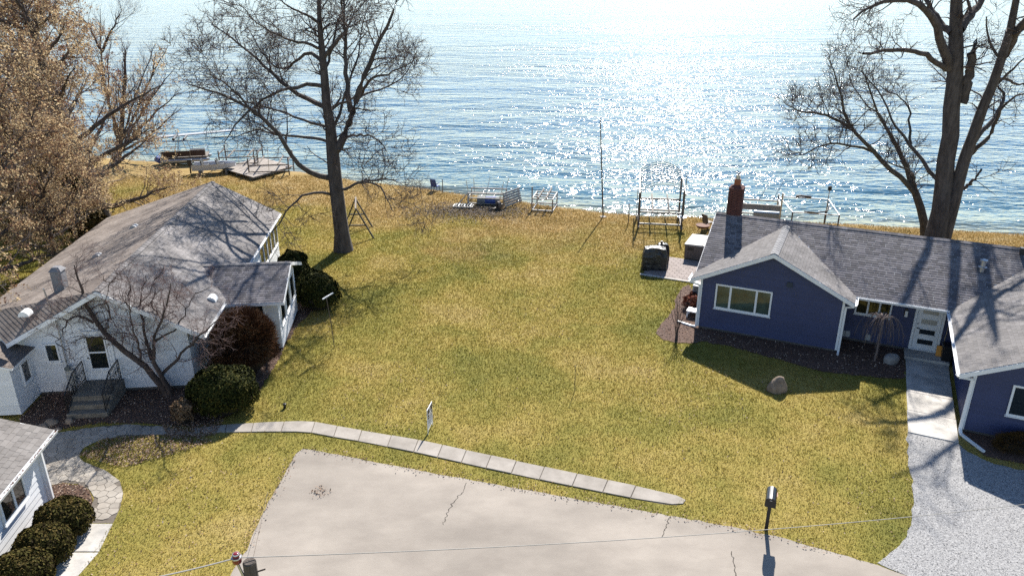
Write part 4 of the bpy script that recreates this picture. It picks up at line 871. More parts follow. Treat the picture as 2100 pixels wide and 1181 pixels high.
# ---- left bank: budding maples, a reddish thicket tree, an open vase-shaped tree
M_BUD = island_mat('golden_buds', [(.18, .085, .06), (.38, .24, .14), (.62, .46, .26), (.78, .63, .4)], trans=.45, noise=.6)
M_BUDR = island_mat('red_buds', [(.10, .03, .03), (.22, .075, .06), (.32, .17, .11), (.45, .3, .16)], trans=.4, noise=.6)
def crown_tree(name, label, base, height, spread_m, nl, budm, nb, bs, twm, tr=.3, lean=(0, 0), low=.15, dens=1.):
    t = thing(name, label, 'tree', tuple(base), group='trees crowding the bank beside the white house'); base = np.array(base)
    top = base + np.array([lean[0], lean[1], height]); trunk = [(*(base + (top - base) * f + np.r_[RN.normal(0, .12, 2), 0] * (f > 0)), max(tr * (1 - f * .9), .03)) for f in np.linspace(0, 1, 9)]
    L = [trunk]
    for i in range(nl):
        f = low + (.95 - low) * (i + RN.random() * .6) / nl; p = base + (top - base) * f; a = i * 2.4 + RN.uniform(-.4, .4); ln = spread_m * (1.05 - .62 * abs(f - .35) * 1.4) * RN.uniform(.75, 1.1); q = [(*p, tr * .42 * (1.05 - f * .6))]
        el = RN.uniform(.05, .45) + f * .45
        for s_ in range(1, 6):
            p = p + np.array([math.cos(a) * math.cos(el), math.sin(a) * math.cos(el), math.sin(el)]) * ln / 5; a += RN.normal(0, .16); el += RN.normal(.02, .13); q.append((*p, tr * .42 * (1.05 - f * .6) * (1 - s_ * .18)))
        L.append(q)
    P_, last = grow_tree(t, L, [dict(per_m=2.6 * dens, length=spread_m * .42, r_frac=.4, n_=6, spread=.6, lift=.12, wig=.22, start=.22, rmax=.05, k=4), dict(per_m=3.0 * dens, length=1.1, r_frac=.5, n_=4, spread=.62, lift=.1, wig=.24, rmax=.016, k=3), dict(per_m=3.2, length=.5, r_frac=.55, n_=3, spread=.6, lift=.1, wig=.2, rmax=.009, rmin=.005, k=3)], M_BARK, twm)
    if nb:
        pts = last[0].reshape(-1, 3); pts = pts[RN.integers(0, len(pts), nb)]; buds(t, pts, bs, budm, jit=.07)
    return t
bA = G(218, 462); crown_tree('budding_maple', 'golden budding maple with thick dark trunk standing beyond the white house', bA, 15.5, 6.0, 26, M_BUD, 62000, .055, M_TWIG_PALE, .5, (-2.6, 0), .07, 1.35)
bB = np.array([-27.5, 37., 0]); crown_tree('budding_maple', 'golden budding maple overhanging the brown eave of the white house', bB, 12.5, 6.6, 22, M_BUD, 58000, .052, M_TWIG_PALE, .42, (.5, 0), .04, 1.3)
bC = G(95, 400); crown_tree('red_budding_tree', 'reddish twiggy tree behind the golden maples', bC, 15.5, 6.0, 22, M_BUDR, 48000, .06, M_TWIG_RED, .4, (1, 0), .12, 1.1)
crown_tree('low_budding_tree', 'low spreading budding tree crowding the brown eave of the white house', np.array([-25.8, 40.5, 0]), 6.5, 4.2, 16, M_BUD, 24000, .05, M_TWIG_PALE, .26, (.3, 0), .08, 1.5)
bD = np.array([-23.2, 28.5, 0]); crown_tree('leaning_budding_tree', 'thin budding tree reaching its pale twigs over the white house roof', bD, 7.2, 4.2, 12, M_BUD, 5500, .05, M_TWIG_PALE, .2, (1.6, 1.5), .35, .8)
bE = np.array([-44., 60., 0]); crown_tree('red_budding_tree', 'dense reddish tree on the far shore edge behind the golden maples', bE, 18, 7, 20, M_BUDR, 26000, .11, M_TWIG_RED, .4, (0, 0), .12, .8)
# evergreen filling behind
M_EVER = island_mat('cedar_green', [(.03, .028, .012), (.07, .06, .024), (.14, .10, .045)], noise=.8)
def evergreen(base, h, rad, nl, label):
    t = thing('cedar_tree', label, 'tree', tuple(base), group='trees crowding the bank beside the white house'); multi_tubes('trunk', [(np.array([[(0, 0, h * f) for f in np.linspace(0, .95, 6)]]), np.array([np.linspace(.22, .03, 6)]), 8)], M_BARK, t)
    z = RN.random(nl) ** .8 * h; prof = rad * (1 - z / h) ** .75 * (.75 + .3 * np.sin(z * 3 + RN.random() * 6)); a = RN.random(nl) * 2 * np.pi; rr = prof * np.sqrt(RN.uniform(.25, 1, nl)); p = np.stack([rr * np.cos(a), rr * np.sin(a), z + .15 - rr * .12], 1)
    buds(t, p + np.array(base), .17, M_EVER, 'crown', .06)
evergreen(G(135, 452), 9.5, 3.0, 22000, 'dark cedar hidden among the golden budding maples'); evergreen(G(40, 440), 10.5, 3.2, 20000, 'dark cedar behind the maple that overhangs the eave'); evergreen(np.array([-26.6, 45.5, 0]), 3.6, 1.6, 7000, 'low dark cedar at the foot of the thick maple trunk')
# vase-shaped bare tree at the water
bV = G(243, 330); TV = thing('vase_tree', 'open vase shaped bare tree at the water behind the golden maples', 'tree', tuple(bV), group='trees crowding the bank beside the white house')
LB = [trace([(240, 336, .34), (242, 310, .3), (246, 285, .26), (250, 250, .2), (254, 200, .16), (256, 150, .12), (258, 105, .06)], bV)]
for pts in ([(244, 300), (262, 250), (280, 190), (300, 140), (318, 90)], [(244, 305), (275, 240), (300, 180), (330, 120), (345, 95)], [(244, 310), (285, 240), (325, 180), (358, 140)], [(242, 312), (290, 262), (335, 215), (368, 190)], [(240, 315), (300, 285), (345, 245), (372, 222)], [(243, 300), (232, 250), (222, 200), (220, 140), (228, 70)], [(246, 285), (215, 190), (205, 110), (206, 20)], [(206, 110), (230, 60), (250, 20)], [(240, 315), (285, 275), (330, 262)], [(205, 100), (180, 50), (150, 20)]): lim(pts, RN.uniform(-3, 3), .13, .02, bV)
grow_tree(TV, LB, [dict(per_m=2.6, length=2.6, r_frac=.42, n_=6, spread=.42, lift=.3, wig=.16, start=.2, rmax=.045, k=4), dict(per_m=2.6, length=1.4, r_frac=.5, n_=4, spread=.45, lift=.25, wig=.16, rmax=.018, k=3), dict(per_m=3.0, length=.7, r_frac=.55, n_=3, spread=.5, lift=.2, wig=.2, rmax=.01, rmin=.006, k=3)], M_BARK, M_TWIG_RED)

# ================================================================== SHRUBS
M_BOX = island_mat('clipped_leaf', [(.03, .022, .010), (.055, .045, .014), (.085, .08, .022), (.15, .105, .035)], noise=2.2)
M_YEW = island_mat('yew_leaf', [(.010, .014, .006), (.028, .034, .010), (.065, .072, .018), (.10, .085, .02)], noise=1.5)
M_COPPER = island_mat('copper_twig_leaf', [(.045, .02, .012), (.11, .045, .022), (.18, .085, .04), (.26, .16, .09)], noise=1.6)
M_CORE = mat('shrub_core', (.012, .010, .007), .95, (.03, .022, .014), 6)
def shrub(name, label, base, r, n_, leaf, m, flat=.85, group=None, spiky=0., lumps=.12):
    rx, ry, rz = r; t = thing(name, label, 'shrub', (base[0], base[1], 0), group=group)
    d = unit(RN.normal(size=(n_, 3))); d[:, 2] = np.where(d[:, 2] < -.35, -d[:, 2], d[:, 2])
    lum = 1 + lumps * (np.sin(d[:, 0] * 5 + base[0]) * np.cos(d[:, 1] * 6 + base[1]) + .6 * np.sin(d[:, 2] * 9 + d[:, 0] * 4))
    sh = RN.uniform(.80, 1.03, n_) ** .7 * lum; p = d * sh[:, None] * np.array([rx, ry, rz]); p[:, 2] += rz * flat; p[:, 2] = np.maximum(p[:, 2], .03)
    nrm = unit(d + RN.normal(0, .55 if not spiky else .3, (n_, 3))); a = unit(np.cross(nrm, unit(RN.normal(size=(n_, 3))))); b_ = np.cross(nrm, a); s = (leaf * RN.uniform(.6, 1.35, n_))[:, None]
    if spiky: a, s2, s1 = unit(d + RN.normal(0, .35, (n_, 3))), s * .07, s * spiky; Vv = np.stack([p - a * s1, p - b_ * s2, p + a * s1, p + b_ * s2], 1)
    else: Vv = np.stack([p - a * s, p - b_ * s * .55 + nrm * s * .15, p + a * s, p + b_ * s * .55 + nrm * s * .15], 1)
    np_mesh('foliage', Vv.reshape(-1, 3), np.arange(n_ * 4).reshape(-1, 4), m, t, kind='stuff')
    prof = [(max(.02, rx * .84 * math.sin(q)), rz * flat - rz * .84 * math.cos(q)) for q in np.linspace(.35, 2.95, 9)]; prof = [(q[0], max(q[1], .0)) for q in prof]
    c = MB().lathe(prof, (0, 0, 0), 14).build('branch_core', M_CORE, t, smooth=True); c.scale = (1, ry / rx, 1)
    st = MB()
    for k in range(5): a_ = k * 1.26; st.tube([(.06 * math.cos(a_), .06 * math.sin(a_), 0), (rx * .3 * math.cos(a_), ry * .3 * math.sin(a_), rz * .6)], [.03, .015], 5)
    st.build('stem', M_BARK, t); return t
for (x, y, rr, lb) in ((137, 1092, (.80, .78, .62), 'clipped rounded shrub nearest the flagstones in the row by the garage'), (97, 1148, (.78, .76, .62), 'clipped rounded shrub in the middle of the row by the garage'), (52, 1204, (.80, .76, .62), 'clipped rounded shrub at the plain walk end of the garage row')):
    p = G(x, y); shrub('clipped_shrub', lb, p, rr, 9000, .045, M_BOX, .72, 'clipped shrubs beside the garage', lumps=.04)
p = G(462, 838); shrub('yew_shrub', 'broad dark green yew at the white house corner', p, (1.28, 1.15, .98), 15000, .05, M_YEW, .72, lumps=.08)
p = WF.w(1.75, 1.25); shrub('twiggy_shrub', 'large rounded copper brown twiggy shrub before the side porch', p, (1.28, 1.2, 1.45), 16000, .16, M_COPPER, .82, spiky=1.3, lumps=.05)
for k, (u, v, rr) in enumerate(((2.15, 10.4, (.9, .9, .85)), (3.35, 8.9, (1.05, .95, .8)), (3.9, 7.6, (.95, .95, .9)), (1.9, 12.2, (.75, .75, .8)))):
    shrub('yew_shrub', ('dark yew clump before the sun room windows', 'wide dark yew clump behind the side porch', 'dark yew clump beside the porch end wall', 'round dark yew near the far end of the sun room')[k], WF.w(u, v), rr, 7500, .055, M_YEW, .75, lumps=.15)
# dry perennial by the flagstones
p = G(378, 868); shrub('dry_hydrangea', 'dry tan perennial clump below the yew', p, (.38, .38, .5), 2600, .04, island_mat('dry_leaf', [(.12, .07, .04), (.25, .16, .09), (.36, .26, .17)]), .9, lumps=.2)
p = BF.w(12.2, -5.35); shrub('low_juniper', 'low dark bronze shrub below the navy garage window', p, (.85, .45, .38), 4500, .08, island_mat('bronze_needle', [(.05, .028, .012), (.11, .06, .02), (.16, .10, .035)]), .7, spiky=1.2)
p = BF.w(-.65, 2.2); shrub('red_shrub', 'small rust red twiggy shrub beside the air conditioner', p, (.5, .6, .42), 2600, .05, island_mat('rust_leaf', [(.14, .03, .025), (.28, .08, .05), (.4, .2, .12)]), .7, lumps=.2)
p = WF.w(-4.6, -1.0)
def twig_clump(name, label, base, n_, h, sp, m, droop=0., r=.012, cat='shrub', sub=3.5, lift=.2):
    t = thing(name, label, cat, tuple(base)); P_, R_ = [], []
    for k in range(n_):
        a = RN.uniform(0, 6.28); s = RN.uniform(.2, 1) * sp; hh = h * RN.uniform(.7, 1.05); q = [np.array([RN.normal(0, .05), RN.normal(0, .05), 0])]
        for f in np.linspace(.2, 1, 5): q.append(np.array([math.cos(a) * s * f ** 1.6, math.sin(a) * s * f ** 1.6, hh * (f - droop * max(0, f - .55) * 2.2 * f)]) + RN.normal(0, .025, 3))
        P_.append(q); R_.append(np.linspace(r, r * .35, 6))
    P_, R_ = np.array(P_), np.array(R_); multi_tubes('stems', [(P_, R_, 5)], m, t)
    c1 = children(P_, R_, sub, h * .32, .6, 4, .5, lift, .2, .3, rmin=.004); c2 = children(c1[0], c1[1], sub * 1.4, h * .14, .6, 3, .5, lift, .2, .2, rmin=.003)
    multi_tubes('twigs', [(c1[0], c1[1], 3), (c2[0], c2[1], 3)], m, t, 'stuff'); return t
twig_clump('leafless_shrub', 'leafless brown twiggy shrub in the shade between the white house steps and bump-out', p, 16, .95, .6, M_TWIG_RED)
twig_clump('leafless_shrub', 'tall thin leafless shrub in the mulch at the navy house corner', G(1387, 698), 9, 2.35, .75, M_TWIG, r=.018)
# weeping tree by the door
pw = G(1793, 741); tw = thing('weeping_tree', 'small weeping bare tree before the navy house window', 'tree', tuple(pw))
q0 = [(0, 0, 0), (.05, .0, .6), (.0, .03, 1.2), (.04, 0, 1.75), (.02, .0, 2.0)]; multi_tubes('trunk', [(np.array([resample([(*k, .045 - .008 * i) for i, k in enumerate(q0)], 8)[:, :3]]), np.array([np.linspace(.05, .028, 8)]), 7)], M_TWIG_PALE, tw)
P_, R_ = [], []
for k in range(34):
    a = RN.uniform(0, 6.28); s = RN.uniform(.35, .95); q = []
    for f in np.linspace(0, 1, 8): q.append((math.cos(a) * s * math.sin(f * 1.57), math.sin(a) * s * math.sin(f * 1.57), 1.95 + .42 * f * (1 - f) * 4 * .55 - 1.55 * max(0, f - .35) * RN.uniform(.9, 1.05)))
    P_.append(q); R_.append(np.linspace(.014, .005, 8))
P_, R_ = np.array(P_), np.array(R_); c1 = children(P_, R_, 5, .4, .6, 4, .4, -.2, .15, .3, rmin=.004, droop=.12); multi_tubes('weeping_branches', [(P_, R_, 5)], M_TWIG_PALE, tw); multi_tubes('twigs', [(c1[0], c1[1], 3)], M_TWIG_PALE, tw, 'stuff')

# ================================================================== YARD OBJECTS
# mailbox
pm = G(1571, 1086); mbx_ = thing('mailbox', 'black post mailbox with domed top at the road edge', 'mailbox', tuple(pm), R(-21))
MB().box(-.05, .05, -.05, .05, -.02, 1.12).build('post', M_BLACK, mbx_, bevel=.006)
prof = [(-.15, 1.12), (.15, 1.12), (.15, 1.30)] + [(.15 * math.cos(a), 1.30 + .13 * math.sin(a)) for a in np.linspace(0, math.pi, 12)][1:]
MB().extr([(x, -.42, z) for x, z in prof], (0, .6, 0)).build('box', mat('black_enamel', (.02, .02, .022), .28, spec=.7), mbx_); MB().extr([(x * .98, -.435, 1.12 + (z - 1.12) * .98) for x, z in prof], (0, .016, 0)).build('door', M_BLACK, mbx_)
MB().box(-.03, .03, -.46, -.43, 1.36, 1.38).build('latch', M_STEEL, mbx_); MB().box(.152, .162, -.1, .12, 1.25, 1.29).build('flag', mat('red_paint', (.4, .02, .02), .5), mbx_); MB().box(-.09, .09, -.3, .1, 1.09, 1.118).build('bracket', M_BLACK, mbx_)
# yard sign
ps = G(878, 891); ps2 = G(887, 873); dv = ps2 - ps; sg_ = thing('yard_sign', 'small yard sign with dark top panel on thin metal posts by the sidewalk', 'sign', tuple(ps), math.atan2(dv[1], dv[0])); SWD = .62
fr = MB()
for x in (0, SWD): fr.bar((x, 0, -.02), (x, 0, 1.0), .022)
fr.bar((0, 0, .99), (SWD, 0, .99), .022); fr.bar((0, 0, .18), (SWD, 0, .18), .022); fr.build('frame', M_TRIM, sg_)
MB().box(.014, SWD - .014, -.008, .008, .19, .98).build('panel', M_TRIM, sg_); MB().box(.03, SWD - .03, -.014, -.009, .58, .96).build('dark_field', mat('navy_print', (.02, .02, .045), .5), sg_)
pr_ = MB()
pr_.box(.25, .35, -.018, -.0145, .80, .92); pr_.box(.12, .5, -.018, -.0145, .73, .755); pr_.box(.16, .46, -.018, -.0145, .68, .70); pr_.box(.1, .52, -.018, -.0145, .63, .645)
pr_.build('light_print', mat('white_print', (.75, .75, .75), .5), sg_)
pr_ = MB(); pr_.box(.08, .54, -.0125, -.0085, .47, .52); pr_.box(.1, .52, -.0125, -.0085, .39, .43); pr_.box(.14, .48, -.0125, -.0085, .27, .31); pr_.build('grey_print', mat('grey_print', (.3, .33, .38), .5), sg_)
# tall pole at the beach
pp_ = G(1237, 445); tp = thing('flag_pole', 'tall bare metal pole standing at the water edge', 'pole', tuple(pp_)); tq = at(1231, 246, pp_[1]) - pp_
MB().tube([(0, 0, -.1), tuple(tq * .5), tuple(tq)], [.05, .042, .03], 8).build('shaft', M_RUST, tp); MB().lathe([(.05, 0), (.06, .05), (.03, .1)], tuple(tq), 8).build('finial', M_STEEL, tp); MB().lathe([(.22, -.02), (.22, .04), (.12, .06)], (0, 0, 0), 10).build('base', M_CONC, tp)
def post(x, y, yt, label, r=.03, m=M_RUST, cap=False):
    p = G(x, y); h = at(x, yt, p[1])[2]; t = thing('metal_post', label, 'post', tuple(p)); MB().tube([(0, 0, -.05), (.01, 0, h * .5), (0, .02, h)], r, 7).build('shaft', m, t); MB().lathe([(r * 1.4, 0), (r * 1.4, .05), (r, .06)], (0, .02, h - .03), 8).build('cap', M_BLACK, t); return t
post(908, 396, 369, 'short dark post at the water beside the blue chair'); post(1288, 460, 419, 'dark post between the tall pole and canopy lift'); post(584, 837, 829, 'stubby dark marker pipe in the lawn near the yew', .05, M_BLACK); post(1178, 803, 752, 'thin dark survey stake in the middle of the lawn', .012)
# clothes-line pole
pc = G(686, 712); tc_ = thing('clothes_pole', 'rusty pole with short white crossarm on the lawn by the porch', 'pole', tuple(pc)); hq = at(676, 612, pc[1])[2]
MB().tube([(0, 0, -.05), (-.05, 0, hq * .5), (-.14, 0, hq)], .017, 7).build('shaft', M_RUST, tc_); MB().bar((-.28, -.1, hq + .01), (.02, .55, hq + .03), .05, .04).build('crossarm', M_TRIM, tc_)
# swing A-frame
pa = G(767, 489); pb_ = G(714, 496); tsw = thing('swing_frame', 'dark timber swing A frame behind the big lawn tree trunk', 'swing', tuple(pa))
M_DKW = mat('dark_timber', (.03, .032, .03), .8, (.06, .06, .055), 5)
ap = np.array([-.98, .0, 1.92]); fl = np.array([-1.85, -.1, 0])
for i, (dy, nm) in enumerate(((0, 'near'), (2.4, 'far'))):
    off = np.array([-.5, dy, 0]) if i else np.zeros(3)
    for q in ((0, 0, -.03), tuple(fl)): MB().bar(np.array(q) + off, ap + off, .08).build('leg', M_DKW, tsw)
    MB().bar(np.array([0, 0, 0]) * .55 + ap * .45 + off, fl * .55 + ap * .45 + off, .07).build('cross_brace', M_DKW, tsw)
MB().bar(ap + np.array([0, -.15, .03]), ap + np.array([-.5, 2.55, .03]), .09).build('top_beam', M_WOOD, tsw)
# blue chair
pb = G(893, 390); tb = thing('folding_chair', 'blue beach chair at the water edge', 'chair', tuple(pb), R(160)); MB().box(-.25, .25, -.25, .25, .3, .35).build('seat', M_DEEPBLUE, tb); MB().hexa([(-.25, .22, .35), (.25, .22, .35), (.25, .27, .35), (-.25, .27, .35), (-.22, .42, .95), (.22, .42, .95), (.22, .46, .95), (-.22, .46, .95)]).build('backrest', M_DEEPBLUE, tb)
for x in (-.23, .23):
    for y in (-.23, .23): MB().bar((x, y, -.1), (x, y, .3), .04).build('leg', M_DEEPBLUE, tb)
    MB().bar((x, -.25, .55), (x, .3, .55), .05).build('armrest', M_DEEPBLUE, tb)
# boulders
def boulder(x, y, s, label, m=M_BOULD, group=None):
    p = G(x, y); bm = bmesh.new(); bmesh.ops.create_icosphere(bm, subdivisions=3, radius=1); rng = np.random.default_rng(int(x)); ph = rng.uniform(0, 6, 6)
    for v in bm.verts:
        c = v.co; k = 1 + .13 * math.sin(c.x * 3 + ph[0]) * math.cos(c.y * 2.7 + ph[1]) + .09 * math.sin(c.z * 5 + ph[2]) + .04 * math.sin(c.x * 9 + ph[3]) * math.sin(c.y * 8 + ph[4]); v.co = Vector((c.x * s[0] * k, c.y * s[1] * k, max(-.3, c.z) * s[2] * k))
    me = bpy.data.meshes.new('boulder'); bm.to_mesh(me); bm.free(); me.materials.append(m); me.polygons.foreach_set('use_smooth', [True] * len(me.polygons)); o = link(bpy.data.objects.new('boulder', me)); o.location = (p[0], p[1], s[2] * .18); tag(o, label, 'boulder', group)
boulder(1592, 802, (.36, .26, .56), 'upright tan boulder on the lawn at the gable shadow edge'); boulder(1826, 744, (.3, .24, .38), 'grey rounded boulder in the mulch beside the concrete walkway', mat('grey_stone', (.3, .28, .27), .9, (.42, .4, .38), 4, bump=.02, bscale=8))
for i, (x, y, s) in enumerate(((88, 880, .2), (104, 870, .24), (142, 866, .17), (118, 882, .13))): boulder(x, y, (s, s * .9, s * .8), ('pale rock nearest the garage roof corner in the shaded bed', 'largest pale rock in the shaded bed above the flagstones', 'pale rock nearest the steps in the shaded bed', 'smallest pale rock touching the flagstone edge')[i], group='rocks edging the shaded bed')
# snow shovel and bin by the front door
tsn = thing('snow_shovel', 'orange snow shovel leaning beside the white front door', 'shovel', tuple(BF.w(10.08, 1.28, .16)), BF.rz); a0, a1 = np.array([0, 0, .35]), np.array([.1, .24, 1.45])
MB().tube([a0, a1], .016, 8).build('shaft', mat('pale_wood', (.5, .38, .2), .6), tsn); MB().bar(a1 + np.array([-.09, 0, .06]), a1 + np.array([.09, 0, .06]), .03).bar(a1, a1 + np.array([-.09, 0, .07]), .025).bar(a1, a1 + np.array([.09, 0, .07]), .025).build('grip', M_ORANGE, tsn)
MB().hexa([(-.2, -.16, 0), (.2, -.16, 0), (.2, -.13, 0), (-.2, -.13, 0), (-.2, -.02, .42), (.2, -.02, .42), (.2, .02, .42), (-.2, .02, .42)]).build('blade', M_ORANGE, tsn)
tbin = thing('storage_bin', 'black storage bin in the corner beside the orange shovel', 'bin', tuple(BF.w(10.25, .92, .16)), BF.rz); MB().hexa([(-.17, -.22, 0), (.17, -.22, 0), (.17, .22, 0), (-.17, .22, 0), (-.2, -.26, .62), (.2, -.26, .62), (.2, .26, .62), (-.2, .26, .62)]).build('body', M_BLACK, tbin); MB().box(-.22, .22, -.28, .28, .622, .68).build('lid', M_BLACK, tbin, bevel=.015)
# air conditioner and step at the house side
tac = thing('air_conditioner', 'grey outdoor air conditioner unit at the navy house side', 'air conditioner', tuple(BF.w(-.5, 2.9)), BF.rz)
MB().box(-.38, .38, -.34, .34, .3, 1.05).build('casing', M_GREYP, tac, bevel=.02); MB().box(-.42, .42, -.38, .38, -.02, .29).build('stand', M_CONC, tac)
gm = MB()
for k in range(9): gm.box(-.3, .3, -.356, -.342, .38 + k * .07, .41 + k * .07)
gm.build('grille', M_BLACK, tac); MB().lathe([(.27, 0), (.27, .03), (.2, .035)], (0, 0, 1.05), 20).build('fan_guard', M_BLACK, tac)
tst = thing('entry_step', 'white timber step below the navy house side door', 'step', tuple(BF.w(-.42, 1.2)), BF.rz); MB().box(-.35, .35, -.25, .25, .3, .36).build('tread', M_TRIM, tst)
for x in (-.3, .3):
    for y in (-.2, .2): MB().bar((x, y, -.02), (x, y, .3), .06).build('leg', M_TRIM, tst)
# covered grill and smoker
M_COVER = mat('black_cover', (.016, .017, .02), .38, (.03, .031, .035), 2.5, bump=.05, bscale=4)
def covered(x, y, sx_, sy_, h, label, yaw):
    p = G(x, y); t = thing('covered_grill', label, 'grill', (p[0], p[1], .05), R(yaw)); bm = bmesh.new(); bmesh.ops.create_cube(bm, size=1); bmesh.ops.subdivide_edges(bm, edges=bm.edges, cuts=7, use_grid_fill=True)
    rng = np.random.default_rng(int(x))
    for v in bm.verts:
        c = v.co; zz = c.z + .5; tp_ = 1 - .28 * max(0, (zz - .62) / .38) ** 1.3; fold = 1 + .05 * math.sin(math.atan2(c.y, c.x) * 9) * (1 - zz); top = .06 * math.cos(c.x * 3.1) * (zz > .9)
        v.co = Vector((c.x * sx_ * (tp_ * .6 + .4) * fold, c.y * sy_ * tp_ * fold, zz * h + top * h)) + Vector(rng.normal(0, .008, 3))
    me = bpy.data.meshes.new('cover'); bm.to_mesh(me); bm.free(); me.materials.append(M_COVER); link(bpy.data.objects.new('cover', me), t)
    for s in (-1, 1): MB().tube([(s * sx_ * .38, -sy_ * .3, .06), (s * sx_ * .38 + .02, -sy_ * .3, .06), (s * sx_ * .38 + .06, -sy_ * .3, .06)], .07, 10).build('wheel', M_BLACK, t)
    return t
covered(1341, 552, 1.35, .72, 1.2, 'large black covered grill at the patio corner', -8); tg2 = covered(1357, 541, .62, .6, 1.12, 'smaller black covered smoker behind the large grill', 10); MB().tube([(-.1, 0, 1.1), (-.1, 0, 1.32)], .07, 8).build('stack', M_BLACK, tg2)
# hot tub
pt_ = G(1401, 531); tub = thing('hot_tub', 'square brown hot tub with pale folded cover on the patio', 'hot tub', tuple(BF.w(BF.loc(pt_)[0] + .05, BF.loc(pt_)[1] - .05, .05)), BF.rz)
M_TUB = mat('tub_panel', (.16, .12, .1), .6, (.2, .15, .13), 4)
MB().box(0, 1.95, 0, 1.95, 0, .82).build('cabinet', M_TUB, tub, bevel=.03)
for k in range(12): MB().box(.05 + k * .155, .195 + k * .155, -.012, -.001, .06, .78).build('panel', M_TUB, tub)
for k in range(12): MB().box(-.012, -.001, .05 + k * .155, .195 + k * .155, .06, .78).build('panel', M_TUB, tub)
for (a, b_) in ((-.04, .97), (.985, 1.99)): MB().hexa([(a, -.05, .83), (b_, -.05, .83), (b_, 2.0, .83), (a, 2.0, .83), (a, -.05, .91 + (.03 if a > 0 else 0)), (b_, -.05, .91 + (.03 if a < 0 else 0)), (b_, 2.0, .91 + (.03 if a < 0 else 0)), (a, 2.0, .91 + (.03 if a > 0 else 0))]).build('cover', mat('tub_cover', (.5, .48, .45), .6, (.58, .56, .53), 3), tub, bevel=.02)
MB().box(.15, .5, -.03, -.0125, .55, .7).build('control_panel', M_BLACK, tub)
# fire bowl and chairs heap behind the tub
pf = G(1440, 478); tf = thing('fire_bowl', 'rusty fire bowl on legs near the hot tub', 'fire bowl', tuple(pf)); MB().lathe([(.12, .32), (.34, .38), (.45, .52), (.46, .55), (.4, .53)], (0, 0, 0), 16).build('bowl', mat('rusty_iron', (.12, .045, .025), .8, (.22, .09, .05), 6), tf)
for k in range(3): a = k * 2.1; MB().bar((.42 * math.cos(a), .42 * math.sin(a), -.02), (.25 * math.cos(a), .25 * math.sin(a), .4), .03).build('leg', M_BLACK, tf)
tch = thing('patio_chair', 'dark metal patio chair beside the fire bowl', 'chair', tuple(G(1451, 468)), R(120)); MB().box(-.25, .25, -.25, .25, .4, .45).build('seat', M_RUST, tch); MB().hexa([(-.25, .22, .45), (.25, .22, .45), (.25, .26, .45), (-.25, .26, .45), (-.25, .36, .98), (.25, .36, .98), (.25, .4, .98), (-.25, .4, .98)]).build('backrest', M_RUST, tch)
for x in (-.23, .23):
    for y in (-.23, .23): MB().bar((x, y, -.02), (x, y, .4), .03).build('leg', M_BLACK, tch)

# ================================================================== SHORE: LIFTS, DOCKS, BOATS
def bars(parent, name, segs, w, m):
    for (a, b_) in segs: MB().bar(a, b_, w).build(name, m, parent)
# canopy lift
pl = G(1309, 466); CF = Frame(pl, 9.0); cl = thing('canopy_boat_lift', 'tall aluminium boat lift with bare arched canopy ribs standing in the shallows', 'boat lift', tuple(pl), CF.rz)
Wd, Ln, Hh = 2.75, 6.2, 2.55
bars(cl, 'post', [((x, y, -.05 if y < 1 else -1.0), (x, y, Hh)) for x in (0, Wd) for y in (0, 3.4)], .11, M_RUST)
bars(cl, 'side_rail', [((x, -.6, .16), (x, 4.0, .16)) for x in (0, Wd)], .1, M_RUST); bars(cl, 'cross_beam', [((0, .0, .26), (Wd, .0, .26)), ((0, 3.4, .26), (Wd, 3.4, .26)), ((0, 0, 1.05), (Wd, 0, 1.05)), ((0, 3.4, 1.05), (Wd, 3.4, 1.05))], .1, M_ALU)
bars(cl, 'bunk', [((.85, -.5, 1.16), (.85, 4.2, 1.16)), ((1.9, -.5, 1.16), (1.9, 4.2, 1.16))], .09, M_WOOD); bars(cl, 'canopy_rail', [((x, -1.2, Hh + .04), (x, Ln - 1.0, Hh + .04)) for x in (-.05, Wd + .05)], .07, M_ALU)
for k in range(11):
    y = -1.2 + k * (Ln + .2) / 10; MB().tube([(-.05 + (Wd + .1) * t, y, Hh + .06 + .62 * math.sin(math.pi * t) ** .8) for t in np.linspace(0, 1, 11)], .022, 6).build('canopy_rib', M_ALU, cl)
for t in (.25, .5, .75): MB().tube([(-.05 + (Wd + .1) * t, -1.2, Hh + .06 + .62 * math.sin(math.pi * t) ** .8), (-.05 + (Wd + .1) * t, Ln - 1.0, Hh + .06 + .62 * math.sin(math.pi * t) ** .8)], .02, 6).build('canopy_purlin', M_ALU, cl)
bars(cl, 'guide_post', [((Wd + .16, 1.2, .2), (Wd + .16, 1.2, 3.3)), ((-.16, 1.2, .2), (-.16, 1.2, 2.2))], .05, M_ALU)
MB().lathe([(.07, 0), (.3, .02), (.3, .07), (.07, .09)], (Wd - .02, -.12, .8), 14).build('winch_wheel', M_STEEL, cl)
